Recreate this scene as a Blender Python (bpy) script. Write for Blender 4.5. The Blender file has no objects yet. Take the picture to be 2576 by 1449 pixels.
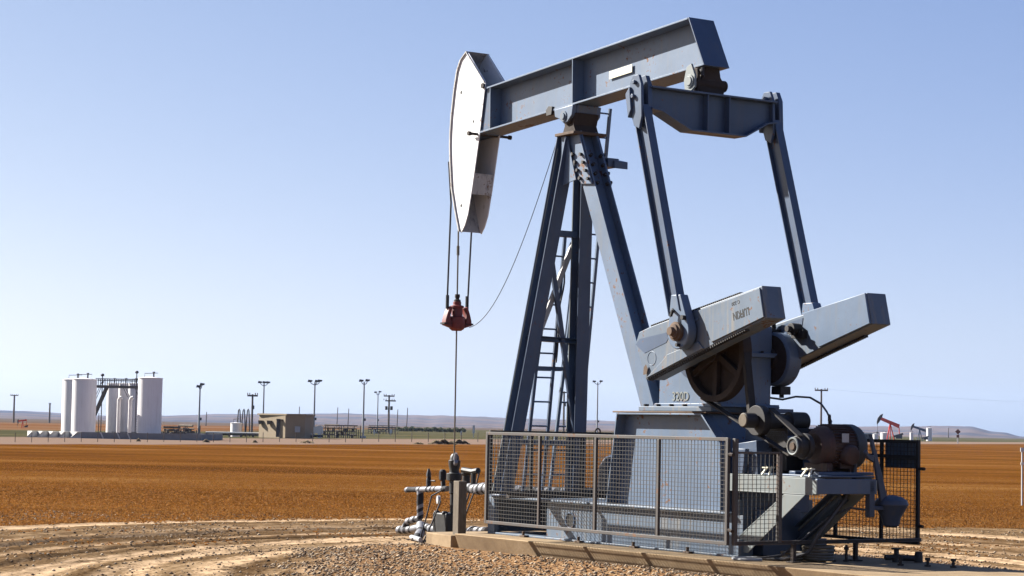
import bpy, bmesh, math, random
import numpy as np
from mathutils import Vector, Matrix, Quaternion, noise
random.seed(7); rng = np.random.default_rng(7)
sc = bpy.context.scene
R_ = math.radians

# ------------------------------------------------------------------ camera
CAM = Vector((0, 0, 1.7)); PITCH = R_(3.7009); ROLL = R_(1.15); FPX = 5400.0   # pixels of a 2576 wide picture
up = Vector((0, -math.sin(PITCH), math.cos(PITCH))); rt = Vector((1, 0, 0)); fwd = Vector((0, math.cos(PITCH), math.sin(PITCH)))
rt2 = rt*math.cos(ROLL) + up*math.sin(ROLL); up2 = up*math.cos(ROLL) - rt*math.sin(ROLL)
cd = bpy.data.cameras.new("camera"); cam = bpy.data.objects.new("camera", cd); sc.collection.objects.link(cam)
cd.sensor_width = 36; cd.lens = FPX/2576*36; cd.clip_start = .1; cd.clip_end = 30000
m3 = Matrix((rt2, up2, -fwd)).transposed(); cam.matrix_world = Matrix.Translation(CAM) @ m3.to_4x4()
sc.camera = cam

# ------------------------------------------------------------------ sky, sun, exposure
SUN_AZ = R_(-64); SUN_EL = R_(33.5); EXPO = 1.8            # azimuth clockwise from +Y
w = bpy.data.worlds.new("World"); sc.world = w; w.use_nodes = True
nt = w.node_tree; bg = nt.nodes["Background"]; sk = nt.nodes.new("ShaderNodeTexSky")
sk.sky_type = 'NISHITA'; sk.sun_disc = False; sk.sun_elevation = SUN_EL; sk.sun_rotation = SUN_AZ
sk.air_density = 0.8; sk.dust_density = 0.8; sk.ozone_density = 4; sk.altitude = 0
# white balance of the sky: one power law per channel (the camera's tone and colour response)
spx = nt.nodes.new("ShaderNodeSeparateColor"); cmb = nt.nodes.new("ShaderNodeCombineColor"); nt.links.new(sk.outputs[0], spx.inputs[0])
def _m(op, a, b):
    n_ = nt.nodes.new("ShaderNodeMath"); n_.operation = op
    for q, v in zip(n_.inputs, (a, b)):
        if isinstance(v, (int, float)): q.default_value = v
        else: nt.links.new(v, q)
    return n_.outputs[0]
Rr = _m('MULTIPLY', spx.outputs[0], .1); Gg = _m('MULTIPLY', spx.outputs[1], .1)
for ch, k, p, q in ((0, 1.67, .757, .325), (1, 1.46, .339, .521), (2, 1.17, -.303, .815)):
    nt.links.new(_m('MULTIPLY', _m('MULTIPLY', _m('POWER', Rr, p), _m('POWER', Gg, q)), k/(.05*2**EXPO)), cmb.inputs[ch])
nt.links.new(cmb.outputs[0], bg.inputs[0]); bg.inputs[1].default_value = 0.05
sd = Vector((math.sin(SUN_AZ)*math.cos(SUN_EL), math.cos(SUN_AZ)*math.cos(SUN_EL), math.sin(SUN_EL)))
sl = bpy.data.lights.new("sun", 'SUN'); sl.energy = 5.0; sl.angle = R_(.5); sl.color = (1, .965, .91)
so = bpy.data.objects.new("sun", sl); sc.collection.objects.link(so); so.rotation_euler = sd.to_track_quat('Z', 'Y').to_euler(); so.location = (-20, 10, 30)
sc.view_settings.view_transform = 'Standard'; sc.view_settings.look = 'None'; sc.view_settings.exposure = EXPO; sc.view_settings.gamma = 1
sc.view_settings.use_curve_mapping = False
try:
    sc.cycles.max_bounces = 6; sc.cycles.diffuse_bounces = 3; sc.cycles.volume_bounces = 0; sc.cycles.use_denoising = True
except Exception: pass

# ------------------------------------------------------------------ materials
class NT:
    def __init__(s, name):
        s.m = bpy.data.materials.new(name); s.m.use_nodes = True; s.t = s.m.node_tree
        s.b = s.t.nodes["Principled BSDF"]; s.tc = None
    def n(s, typ, **k):
        x = s.t.nodes.new("ShaderNode"+typ)
        for a, b in k.items(): setattr(x, a, b)
        return x
    def set(s, sock, v):
        if isinstance(v, bpy.types.NodeSocket): s.t.links.new(v, sock)
        elif isinstance(v, (tuple, list)) and len(v) == 3 and sock.type == 'RGBA': sock.default_value = (*v, 1)
        else: sock.default_value = v
    def coord(s, kind='Object'):
        if not s.tc: s.tc = s.n("TexCoord")
        return s.tc.outputs[kind]
    def pos(s): return s.n("NewGeometry").outputs['Position']
    def math(s, op, a, b=0.0, c=None, clamp=False):
        x = s.n("Math", operation=op, use_clamp=clamp); s.set(x.inputs[0], a); s.set(x.inputs[1], b)
        if c is not None: s.set(x.inputs[2], c)
        return x.outputs[0]
    def mapping(s, vec, scale=(1, 1, 1), rot=(0, 0, 0)):
        x = s.n("Mapping"); s.set(x.inputs[0], vec); x.inputs['Scale'].default_value = scale; x.inputs['Rotation'].default_value = rot
        return x.outputs[0]
    def noise(s, vec, scale, detail=4, rough=.6, dist=0):
        x = s.n("TexNoise"); s.set(x.inputs['Vector'], vec); x.inputs['Scale'].default_value = scale
        x.inputs['Detail'].default_value = detail; x.inputs['Roughness'].default_value = rough; x.inputs['Distortion'].default_value = dist
        return x.outputs['Fac']
    def ramp(s, f, pts):
        x = s.n("ValToRGB"); s.set(x.inputs[0], f); e = x.color_ramp.elements
        while len(e) < len(pts): e.new(.5)
        for q, (p, c) in zip(e, pts): q.position = p; q.color = (*c, 1) if isinstance(c, tuple) else (c, c, c, 1)
        return x.outputs[0]
    def mr(s, f, a, b, c=0.0, d=1.0):
        x = s.n("MapRange"); s.set(x.inputs[0], f)
        for i, v in enumerate((a, b, c, d)): s.set(x.inputs[i+1], v)
        return x.outputs[0]
    def mix(s, f, a, b, blend='MIX'):
        x = s.n("Mix", data_type='RGBA', blend_type=blend); s.set(x.inputs[0], f); s.set(x.inputs[6], a); s.set(x.inputs[7], b)
        return x.outputs[2]
    def bump(s, h, strength=.3, dist=.02):
        x = s.n("Bump"); x.inputs['Strength'].default_value = strength; x.inputs['Distance'].default_value = dist
        s.set(x.inputs['Height'], h); s.t.links.new(x.outputs[0], s.b.inputs['Normal'])
    def out(s, col=None, rough=None, metal=None, spec=None):
        if col is not None: s.set(s.b.inputs['Base Color'], col)
        if rough is not None: s.set(s.b.inputs['Roughness'], rough)
        if metal is not None: s.set(s.b.inputs['Metallic'], metal)
        if spec is not None: s.set(s.b.inputs['Specular IOR Level'], spec)
        return s.m

def painted(name, col, rough=.45, dirt=(.16, .11, .07), dirt_amt=.35, rust=.0, var=.12, scale=1.0, chip=(.10, .045, .02), spec=.4):
    t = NT(name); o = t.coord(); k_ = .66; col = tuple(c*k_ for c in col); dirt = tuple(c*k_ for c in dirt); chip = tuple(c*k_ for c in chip)
    n1 = t.noise(o, 1.7*scale, 6, .65); n2 = t.noise(t.mapping(o, (9, 9, .8)), 1.3*scale, 5, .6); n3 = t.noise(o, 14*scale, 6, .7)
    dk = tuple(c*(1-var) for c in col); lt = tuple(min(1, c*(1+var)) for c in col)
    c = t.mix(t.mr(n1, .3, .7), dk, lt)
    c = t.mix(t.math('MULTIPLY', t.mr(n2, .5, .78), dirt_amt), c, dirt)
    if rust > 0:
        k = t.mr(t.math('ADD', t.math('MULTIPLY', n3, .55), t.math('MULTIPLY', n1, .45)), .62-rust*.22, .66-rust*.2)
        c = t.mix(k, c, t.mix(n2, chip, tuple(x*2.4 for x in chip)))
        t.out(rough=t.mr(k, 0, 1, rough, .85))
    else: t.out(rough=t.mr(n3, .2, .8, rough-.08, rough+.15))
    t.bump(n3, .12, .004)
    return t.out(col=c, spec=spec)

M = {}
M['paint'] = painted("blue_grey_paint", (.122, .174, .255), .45, dirt=(.20, .18, .15), dirt_amt=.45, rust=.23, var=.16)
M['paint2'] = painted("blue_grey_paint_worn", (.112, .152, .205), .5, dirt=(.27, .23, .17), dirt_amt=.75, rust=.2, var=.18)
M['bluedark'] = painted("blue_grey_paint_shaded", (.068, .104, .172), .42, dirt=(.13, .12, .11), dirt_amt=.4, rust=.1, var=.18)  # darker copy of the steel paint, with shade put into its colour
M['white'] = painted("white_head_paint", (.88, .87, .85), .5, dirt=(.35, .28, .2), dirt_amt=.22, rust=.10, var=.04)
M['whitescratch'] = painted("scratched_white_paint", (.52, .50, .47), .55, dirt=(.12, .12, .16), dirt_amt=.9, rust=.3, var=.2, scale=2)
M['rust'] = painted("rusted_steel", (.046, .032, .024), .85, dirt=(.03, .018, .012), dirt_amt=.6, var=.4)
M['rustlight'] = painted("orange_rusted_steel", (.13, .085, .055), .85, dirt=(.10, .05, .03), dirt_amt=.7, var=.35)
M['darkiron'] = painted("greasy_dark_iron", (.022, .019, .018), .6, dirt=(.06, .035, .02), dirt_amt=.4, var=.3)
M['motor'] = painted("brown_motor_casing", (.058, .031, .024), .6, dirt=(.11, .035, .022), dirt_amt=.8, var=.4, scale=2)
M['motorgrey'] = painted("grey_motor_cowl", (.06, .065, .065), .6, dirt=(.10, .06, .04), dirt_amt=.5, var=.25)
M['belt'] = painted("black_rubber", (.022, .018, .016), .75, dirt_amt=.3)
M['navy'] = painted("dark_navy_paint", (.045, .062, .10), .5, dirt_amt=.3)
M['cream'] = painted("cream_paint", (.80, .74, .55), .5, dirt_amt=.1, var=.03)
M['red'] = painted("red_paint", (.20, .022, .016), .5, dirt=(.03, .02, .02), dirt_amt=.9, var=.35, scale=3)
M['steel'] = painted("bare_steel_rod", (.14, .115, .08), .4, dirt_amt=.6); M['cable'] = painted("dark_wire_rope", (.035, .035, .04), .6, dirt_amt=.2)
M['galv'] = painted("weathered_frame_steel", (.078, .068, .060), .6, dirt=(.12, .06, .035), dirt_amt=.6, rust=.2, var=.2)
M['wire'] = painted("weathered_wire", (.05, .046, .042), .55, dirt_amt=.3)
M['tapewhite'] = painted("white_wrap_tape", (.24, .24, .265), .5, dirt=(.2, .18, .15), dirt_amt=.7, var=.2, scale=4)
M['tapeblack'] = painted("black_wrap_tape", (.014, .014, .018), .8, dirt_amt=.2)
M['black'] = painted("black_paint", (.012, .012, .012), .5, dirt_amt=.15)
M['hose'] = painted("grey_hose", (.05, .05, .055), .45, dirt_amt=.3)
M['wood'] = painted("weathered_wood", (.17, .135, .095), .85, dirt=(.08, .06, .04), dirt_amt=.8, var=.25, scale=3)
M['ltsteel'] = painted("pale_sunlit_edge_paint", (.22, .245, .24), .5, dirt=(.30, .22, .14), dirt_amt=.5, rust=.2, var=.1)
# far things
M['tank'] = painted("white_tank_paint", (.92, .88, .86), .5, dirt=(.5, .42, .36), dirt_amt=.35, var=.03, scale=.5)
M['farwhite'] = painted("far_white_paint", (.75, .75, .72), .6, dirt_amt=.1, scale=.5)
M['farconc'] = painted("containment_concrete", (.26, .26, .26), .9, dirt_amt=.2, scale=.3)
M['farblock'] = painted("pale_block_concrete", (.72, .69, .64), .9, dirt_amt=.15, scale=.3)
M['farsteel'] = painted("far_dark_steel", (.09, .085, .085), .7, dirt_amt=.3)
M['fargalv'] = painted("far_galvanised_steel", (.40, .41, .42), .5, dirt_amt=.2)
M['farwood'] = painted("utility_pole_wood", (.15, .12, .10), .9, dirt_amt=.3)
M['tan'] = painted("tan_cladding", (.33, .25, .155), .8, dirt_amt=.15, var=.05)
M['farbrown'] = painted("far_brown_machinery", (.13, .10, .07), .8, dirt=(.25, .2, .12), dirt_amt=.8, var=.4)
M['farred'] = painted("far_red_paint", (.95, .08, .035), .5, dirt_amt=.1)
M['signbrown'] = painted("sign_back_brown", (.16, .055, .03), .6, dirt_amt=.3)

def mat_concrete():
    t = NT("pad_concrete"); o = t.coord(); n1 = t.noise(o, 2.2, 8, .65); n2 = t.noise(o, 38, 4, .7); n3 = t.noise(t.mapping(o, (3, 3, .35)), 2.2, 5)
    c = t.ramp(n1, [(.25, (.16, .115, .07)), (.55, (.25, .19, .12)), (.8, (.31, .245, .165))])
    c = t.mix(t.mr(n3, .55, .8, 0, .45), c, (.11, .075, .045)); c = t.mix(t.mr(n2, .58, .72, 0, .4), c, (.10, .07, .045))
    t.bump(n2, .4, .01); return t.out(col=t.mix(1.0, c, (.90, .83, .74), 'MULTIPLY'), rough=.9, spec=.2)
M['concrete'] = mat_concrete()

# ------------------------------------------------------------------ mesh builder
class MB:
    def __init__(s): s.v = []; s.f = []; s.mi = []; s.k = 0
    def add(s, vs, fs, k=None):
        o = len(s.v); s.v += [tuple(v) for v in vs]
        for f in fs: s.f.append([i+o for i in f]); s.mi.append(s.k if k is None else k)
        return s
    def box(s, x0, x1, y0, y1, z0, z1):
        vs = [(x, y, z) for z in (z0, z1) for y in (y0, y1) for x in (x0, x1)]
        return s.add(vs, [(0, 2, 3, 1), (4, 5, 7, 6), (0, 1, 5, 4), (2, 6, 7, 3), (0, 4, 6, 2), (1, 3, 7, 5)])
    def bar(s, p0, p1, a, b, side=(0, 1, 0)):      # rectangular bar; a across `side`, b across the third axis
        p0 = Vector(p0); p1 = Vector(p1); d = (p1-p0).normalized(); sd = Vector(side); sd = (sd - d*sd.dot(d)).normalized(); t = d.cross(sd)
        vs = [p + sd*i*a/2 + t*j*b/2 for p in (p0, p1) for i, j in ((-1, -1), (1, -1), (1, 1), (-1, 1))]
        return s.add(vs, [(3, 2, 1, 0), (4, 5, 6, 7), (0, 1, 5, 4), (1, 2, 6, 5), (2, 3, 7, 6), (3, 0, 4, 7)])
    def prism(s, poly, a0, a1, axis='y'):
        n = len(poly)
        def mk(p, a):
            return (p[0], a, p[1]) if axis == 'y' else ((a, p[0], p[1]) if axis == 'x' else (p[0], p[1], a))
        vs = [mk(p, a0) for p in poly] + [mk(p, a1) for p in poly]
        fs = [list(range(n)), list(range(2*n-1, n-1, -1))] + [(i, i+n, (i+1) % n + n, (i+1) % n) for i in range(n)]
        return s.add(vs, fs)
    def ring(s, p, d, r, seg, tw=0):
        d = Vector(d).normalized(); a = d.orthogonal().normalized() if abs(d.z) > .9 else Vector((0, 0, 1)).cross(d).normalized(); b = d.cross(a)
        return [Vector(p) + (a*math.cos(2*math.pi*i/seg+tw) + b*math.sin(2*math.pi*i/seg+tw))*r for i in range(seg)]
    def tube(s, pts, r, seg=8, cap=True, mats=None, tilt=0):
        pts = [Vector(p) for p in pts]; n = len(pts); rs = r if isinstance(r, (list, tuple)) else [r]*n; o = len(s.v); pa = None
        for i, p in enumerate(pts):
            d = (pts[min(i+1, n-1)] - pts[max(i-1, 0)]).normalized()
            if pa is None: a = d.orthogonal().normalized()
            else: a = (pa - d*pa.dot(d)).normalized()
            pa = a; b = d.cross(a)
            for j in range(seg):
                th = 2*math.pi*j/seg
                s.v.append(tuple(p + (a*math.cos(th)+b*math.sin(th))*rs[i] + d*tilt*math.cos(th)))
        for i in range(n-1):
            for j in range(seg):
                s.f.append([o+i*seg+j, o+i*seg+(j+1) % seg, o+(i+1)*seg+(j+1) % seg, o+(i+1)*seg+j]); s.mi.append(mats[i % len(mats)] if mats else s.k)
        if cap:
            s.f.append([o+j for j in range(seg-1, -1, -1)]); s.mi.append(s.k); s.f.append([o+(n-1)*seg+j for j in range(seg)]); s.mi.append(s.k)
        return s
    def cyl(s, p0, p1, r0, r1=None, seg=16): return s.tube([p0, p1], [r0, r0 if r1 is None else r1], seg)
    def lathe(s, p, d, prof, seg=24, cap=True):              # prof: (t along d, r)
        p = Vector(p); d = Vector(d).normalized(); o = len(s.v); a = d.orthogonal().normalized(); b = d.cross(a)
        for t, r in prof:
            for j in range(seg):
                th = 2*math.pi*j/seg; s.v.append(tuple(p+d*t+(a*math.cos(th)+b*math.sin(th))*max(r, 1e-4)))
        for i in range(len(prof)-1):
            for j in range(seg): s.f.append([o+i*seg+j, o+i*seg+(j+1) % seg, o+(i+1)*seg+(j+1) % seg, o+(i+1)*seg+j]); s.mi.append(s.k)
        if not cap: return s
        s.f.append([o+j for j in range(seg-1, -1, -1)]); s.mi.append(s.k); m = (len(prof)-1)*seg; s.f.append([o+m+j for j in range(seg)]); s.mi.append(s.k)
        return s
    def hbeam(s, p0, p1, wdir, depth, width, tf=.018, tw=.014):   # flanges at +-depth/2, lying across wdir
        p0 = Vector(p0); p1 = Vector(p1); d = (p1-p0).normalized(); wv = Vector(wdir); wv = (wv-d*wv.dot(d)).normalized(); t = d.cross(wv)
        for sg in (-1, 1):
            c = t*sg*(depth/2-tf/2); s.bar(p0+c, p1+c, width, tf, wv)
        s.bar(p0, p1, tw, depth-2*tf, wv); return s
    def torus(s, c, d, R, r, seg=24, rs=8, a0=0, a1=2*math.pi):
        d = Vector(d).normalized(); a = d.orthogonal().normalized(); b = d.cross(a); full = abs(a1-a0-2*math.pi) < 1e-6
        return s.tube([Vector(c)+(a*math.cos(a0+(a1-a0)*i/seg)+b*math.sin(a0+(a1-a0)*i/seg))*R for i in range(seg+1)], r, rs, cap=not full)
    def bolt(s, p, d, r=.018, h=.02):
        p = Vector(p); d = Vector(d).normalized(); return s.tube([p, p+d*h], r, 6)
    SPLIT = ('rung', 'bolt', 'hold_down_clamp', 'bolt_hole', 'adjusting_lug', 'cage_bar', 'stand', 'bearing_housing', 'foot', 'strut', 'shaft_stand', 'grease_fitting', 'clevis_plate', 'arm', 'leg', 'hinge_pin', 'brake_linkage', 'rack_teeth_', 'ladder_rung', 'hinge', 'latch', 'post')
    def build(s, name, mat, parent=None, bevel=0, smooth=True, ang=.6):
        if name in s.SPLIT:
            par = list(range(len(s.v)))
            def fd(i):
                while par[i] != i: par[i] = par[par[i]]; i = par[i]
                return i
            for f in s.f:
                for q in f[1:]: par[fd(q)] = fd(f[0])
            comp = {}
            for f in s.f: comp.setdefault(fd(f[0]), []).append(f)
            if 1 < len(comp) <= 60:
                out = None
                for fs in comp.values():
                    p = MB(); ids = sorted({i for f in fs for i in f}); mp = {q: k for k, q in enumerate(ids)}; p.v = [s.v[i] for i in ids]; p.f = [[mp[i] for i in f] for f in fs]; p.mi = [0]*len(fs)
                    o = p.build(name, mat, parent, bevel, smooth, ang); out = out or o
                return out
        me = bpy.data.meshes.new(name); me.from_pydata(s.v, [], s.f)
        mats = mat if isinstance(mat, (list, tuple)) else [mat]
        for m in mats: me.materials.append(M[m] if isinstance(m, str) else m)
        if len(mats) > 1: me.polygons.foreach_set('material_index', s.mi)
        bm = bmesh.new(); bm.from_mesh(me)
        if len(s.v) < 40000: bmesh.ops.recalc_face_normals(bm, faces=bm.faces)
        if smooth:
            for f in bm.faces: f.smooth = True
            for e in bm.edges:
                if len(e.link_faces) != 2 or e.calc_face_angle(3) > ang: e.smooth = False
        bm.to_mesh(me); bm.free()
        o = bpy.data.objects.new(name, me); sc.collection.objects.link(o)
        if parent: o.parent = parent
        if bevel:
            b = o.modifiers.new("bevel", 'BEVEL'); b.width = bevel; b.segments = 2; b.limit_method = 'ANGLE'; b.angle_limit = R_(40)
        return o

def tag(o, label=None, cat=None, group=None, kind=None):
    if label: o['label'] = label
    if cat: o['category'] = cat
    if group: o['group'] = group
    if kind: o['kind'] = kind
    return o
def empty(name, loc=(0, 0, 0), rz=0, label=None, cat=None, group=None):
    o = bpy.data.objects.new(name, None); sc.collection.objects.link(o); o.location = loc; o.rotation_euler = (0, 0, rz); o.empty_display_size = .3
    return tag(o, label, cat, group)
def copy_tree(o, loc=None, rz=None, label=None):
    ch = [c for c in bpy.data.objects if c.parent == o]; c = o.copy(); sc.collection.objects.link(c)
    for k in ch:
        d = copy_tree(k); d.parent = c
    if loc is not None: c.location = loc
    if rz is not None: c.rotation_euler = (0, 0, rz)
    if label: c['label'] = label
    return c
def lettering(body, size, mat, parent, loc, rot, thick=.004, name="lettering", bold=0):
    cu = bpy.data.curves.new(name, 'FONT'); cu.body = body; cu.size = size; cu.extrude = thick; cu.align_x = 'CENTER'; cu.align_y = 'CENTER'; cu.resolution_u = 3; cu.offset = bold
    tmp = bpy.data.objects.new("t", cu); sc.collection.objects.link(tmp); bpy.context.view_layer.update()
    me = bpy.data.meshes.new_from_object(tmp.evaluated_get(bpy.context.evaluated_depsgraph_get())); bpy.data.objects.remove(tmp)
    me.materials.clear(); me.materials.append(M[mat]); me.name = name
    o = bpy.data.objects.new(name, me); sc.collection.objects.link(o); o.parent = parent; o.location = loc; o.rotation_euler = rot
    return o

# ------------------------------------------------------------------ ground
U = Vector((math.sin(R_(32.599)), -math.cos(R_(32.599)), 0)); V = Vector((math.cos(R_(32.599)), math.sin(R_(32.599)), 0))
ORG = U*-24.0 + V*16.4; RZ = math.atan2(U.y, U.x)
def W(u, v, z=0): return ORG + U*u + V*v + Vector((0, 0, z))

def ell(X, Y): return np.sqrt(((X-1.5)/6.7)**2 + ((Y-24)/9.6)**2)
def vnoise(X, Y, sx, sy, seed=0, oct=3):
    out = np.zeros_like(X); amp = 1; tot = 0
    r = np.random.default_rng(seed); T = r.random((256, 256))
    for o in range(oct):
        x = X*sx*2**o + o*17.3; y = Y*sy*2**o + o*9.1
        xi = np.floor(x).astype(int); yi = np.floor(y).astype(int); fx = x-xi; fy = y-yi; fx = fx*fx*(3-2*fx); fy = fy*fy*(3-2*fy)
        a = T[xi % 256, yi % 256]; b = T[(xi+1) % 256, yi % 256]; c = T[xi % 256, (yi+1) % 256]; d = T[(xi+1) % 256, (yi+1) % 256]
        out += amp*((a*(1-fx)+b*fx)*(1-fy)+(c*(1-fx)+d*fx)*fy); tot += amp; amp *= .5
    return out/tot - .5
def edge_near(X): return np.where(X < 1.5, 40.6-.07*(X-1.5)**2, 40.4)
def ground_h(X, Y):
    e = ell(X, Y); nearm = np.clip((edge_near(X)+1-Y)/2, 0, 1)
    h = vnoise(X, Y, .5, .5, 1)*.03 + vnoise(X, Y, 2.2, 2.2, 2)*.018 + vnoise(X, Y, 9, 9, 3, 2)*.022
    for c, wd, dp in ((1.0, .03, .025), (.885, .025, .02), (1.10, .012, .04), (1.22, .03, .02), (1.33, .012, .045), (1.45, .03, .02), (1.68, .03, .02)):
        cc = c + vnoise(X, Y, .3, .3, 5)*.05
        h -= dp*np.exp(-((e-cc)/wd)**2); h += .6*dp*np.exp(-((e-cc-wd*1.9)/(wd*.8))**2)
    h *= nearm
    far = 1-nearm
    h += far*(vnoise(X, Y, .08, .3, 8)*.06)
    # keep the ground low around the pad
    P = np.stack([X-ORG.x, Y-ORG.y]); u = P[0]*U.x+P[1]*U.y; v = P[0]*V.x+P[1]*V.y
    near = np.clip(1-np.maximum(np.abs(u-4.0)-6, 0)/1.2, 0, 1)*np.clip(1-np.maximum(np.abs(v)-1.3, 0)/.6, 0, 1)
    # gravel heaped against the near side of the pad
    heap = .09*np.clip((u+1.5)/5, 0, 1)*np.exp(-((v+1.75)/.55)**2)
    return (h - .02)*(1-near) + near*.035 + heap*nearm

def ground_mat():
    t = NT("prairie_ground"); p = t.pos(); sx = t.n("SeparateXYZ"); t.set(sx.inputs[0], p); X, Y = sx.outputs[0], sx.outputs[1]
    big = t.noise(p, .35, 5); med = t.noise(p, 2.3, 6, .65); fine = t.noise(p, 16, 6, .75); vf = t.noise(p, 60, 3, .7)
    # ellipse coordinate of the turning circle
    ex = t.math('DIVIDE', t.math('SUBTRACT', X, 1.5), 6.7); ey = t.math('DIVIDE', t.math('SUBTRACT', Y, 24.), 9.6)
    e = t.math('SQRT', t.math('ADD', t.math('MULTIPLY', ex, ex), t.math('MULTIPLY', ey, ey)))
    e2 = t.math('ADD', e, t.math('MULTIPLY', t.math('SUBTRACT', big, .5), .07))
    cx = t.n("CombineXYZ"); t.set(cx.inputs[0], t.math('MULTIPLY', e2, 30.)); t.set(cx.inputs[1], t.math('MULTIPLY', X, .25)); t.set(cx.inputs[2], t.math('MULTIPLY', Y, .18))
    streak = t.noise(cx.outputs[0], 1.0, 5, .7)
    s = t.math('ADD', t.math('MULTIPLY', streak, .58), t.math('ADD', t.math('MULTIPLY', fine, .30), t.math('MULTIPLY', med, .12)))
    dirt = t.ramp(s, [(.42, (.055, .036, .022)), (.46, (.12, .084, .053)), (.50, (.205, .150, .098)), (.54, (.29, .22, .15)), (.60, (.50, .40, .29))])
    dark = t.mix(t.mr(vf, .58, .68, 0, .55), dirt, (.06, .04, .025)); dirt = dark
    dirt = t.mix(t.math('MULTIPLY', t.mr(t.math('ABSOLUTE', t.math('SUBTRACT', e2, 1.34)), .34, .24, 0, 1), t.mr(med, .35, .6, .95, .35)), dirt, t.mix(streak, (.07, .045, .026), (.22, .155, .10)))
    # bright packed wheel tracks
    fx = t.math('DIVIDE', t.math('SUBTRACT', X, 1.5), 4.9); fy = t.math('DIVIDE', t.math('SUBTRACT', Y, 25.5), 7.8)
    eb = t.math('ADD', t.math('SQRT', t.math('ADD', t.math('MULTIPLY', fx, fx), t.math('MULTIPLY', fy, fy))), t.math('MULTIPLY', t.math('SUBTRACT', big, .5), .10))
    left = t.mr(X, -.6, .8, 1, 0)
    for c, wd, a in ((1.0, .05, .85), (.78, .03, .7), (1.17, .03, .8)):
        k = t.math('MULTIPLY', t.math('MULTIPLY', t.mr(t.math('ABSOLUTE', t.math('SUBTRACT', eb, c)), wd*.4, wd*1.2, 1, 0), left), t.mr(t.math('ADD', t.math('MULTIPLY', med, .5), t.math('MULTIPLY', fine, .5)), .40, .54, 0, a))
        dirt = t.mix(k, dirt, t.mix(fine, (.60, .47, .35), (.90, .74, .57)))
    for c, wd, a in ((1.0, .034, .95), (1.035, .008, .9), (.90, .018, .6), (1.22, .022, .55), (1.69, .04, .95), (1.45, .02, .4), (1.35, .012, .4)):
        k = t.mr(t.math('ABSOLUTE', t.math('SUBTRACT', e2, c)), 0, wd*1.3, 1, 0)
        k = t.math('MULTIPLY', k, t.mr(t.math('ADD', t.math('MULTIPLY', med, .5), t.math('MULTIPLY', fine, .5)), .38, .52, 0, a))
        dirt = t.mix(k, dirt, t.mix(fine, (.60, .47, .35), (.90, .74, .57)))
    for c, wd in ((1.07, .03), (1.27, .04), (1.13, .02), (.945, .02)):   # darker soil bands between the tracks
        k = t.math('MULTIPLY', t.mr(t.math('ABSOLUTE', t.math('SUBTRACT', e2, c)), 0, wd, 1, 0), t.mr(streak, .35, .6, .65, 0)); dirt = t.mix(k, dirt, (.085, .06, .038))
    # pebbly patch inside the circle, beside the pad
    vo = t.n("TexVoronoi"); t.set(vo.inputs['Vector'], p); vo.inputs['Scale'].default_value = 17
    peb = t.mix(t.mr(vo.outputs['Distance'], .1, .55), t.mix(vo.outputs['Color'], (.80, .62, .42), (.52, .37, .24)), (.20, .12, .07))
    km = t.math('MULTIPLY', t.mr(e2, .86, .93, 1, 0), t.mr(t.math('ADD', X, t.math('MULTIPLY', med, 1.6)), -1.9, -.8, 0, 1))
    dirt = t.mix(t.math('MULTIPLY', km, t.mr(big, .25, .5, .55, .95)), dirt, peb)
    dirt = t.mix(1.0, dirt, (.92, .79, .63), 'MULTIPLY')
    # field of dry lentil stubble
    fm = t.mapping(p, (.05, .20, 1)); f1 = t.noise(fm, .55, 5, .6); f2 = t.noise(t.mapping(p, (1.3, 1.0, 1)), 3.2, 5, .7); f3 = t.noise(t.mapping(p, (.05, .35, 1)), 2.4, 4, .7)
    fs = t.math('ADD', t.math('MULTIPLY', f1, .50), t.math('ADD', t.math('MULTIPLY', f2, .32), t.math('MULTIPLY', f3, .18)))
    fld = t.ramp(fs, [(.40, (.078, .031, .008)), (.47, (.120, .045, .0095)), (.53, (.160, .065, .014)), (.60, (.23, .112, .034))])
    edge = t.math('SUBTRACT', 40.6, t.math('MULTIPLY', t.math('POWER', t.math('MINIMUM', t.math('SUBTRACT', X, 1.5), 0), 2), .07))
    ne = t.math('ADD', t.math('MULTIPLY', t.math('SUBTRACT', med, .5), 2.2), t.math('MULTIPLY', t.math('SUBTRACT', f2, .5), 2.0))
    kf = t.mr(t.math('ADD', t.math('SUBTRACT', Y, edge), ne), -.35, .35)
    fld = t.mix(t.mr(t.math('SUBTRACT', Y, edge), 0, 7, .35, 0), fld, (.17, .10, .045))
    c = t.mix(kf, dirt, fld)
    # zones beyond the field
    q = t.math('SUBTRACT', Y, t.math('MULTIPLY', X, 2.5)); qn = t.math('ADD', q, t.math('MULTIPLY', t.math('SUBTRACT', f1, .5), 12))
    yard = t.mix(med, (.20, .135, .10), (.26, .185, .14)); c = t.mix(t.mr(qn, 210, 214), c, yard)
    gn = t.noise(t.mapping(p, (.01, .045, 1)), 1, 5, .6)
    green = t.ramp(gn, [(.35, (.055, .052, .026)), (.5, (.085, .080, .042)), (.65, (.14, .11, .06))]); c = t.mix(t.mr(qn, 284, 300), c, green)
    och = t.ramp(t.noise(t.mapping(p, (.004, .012, 1)), 1, 4, .6), [(.4, (.16, .07, .026)), (.6, (.20, .11, .06))])
    k = t.math('MULTIPLY', t.mr(q, 430, 470), t.mr(X, -55, -40, 1, 0)); c = t.mix(k, c, och)
    far2 = t.ramp(t.noise(t.mapping(p, (.0012, .004, 1)), 1, 5, .6), [(.38, (.095, .075, .06)), (.5, (.15, .10, .075)), (.62, (.09, .082, .06))])
    c = t.mix(t.mr(q, 900, 1100), c, far2)
    c = t.mix(1.0, c, (.66, .66, .66), 'MULTIPLY'); hb = t.math('ADD', t.math('MULTIPLY', fine, .6), t.math('MULTIPLY', vf, .4)); t.bump(hb, .55, .03)
    return t.out(col=c, rough=1, spec=0)

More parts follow.
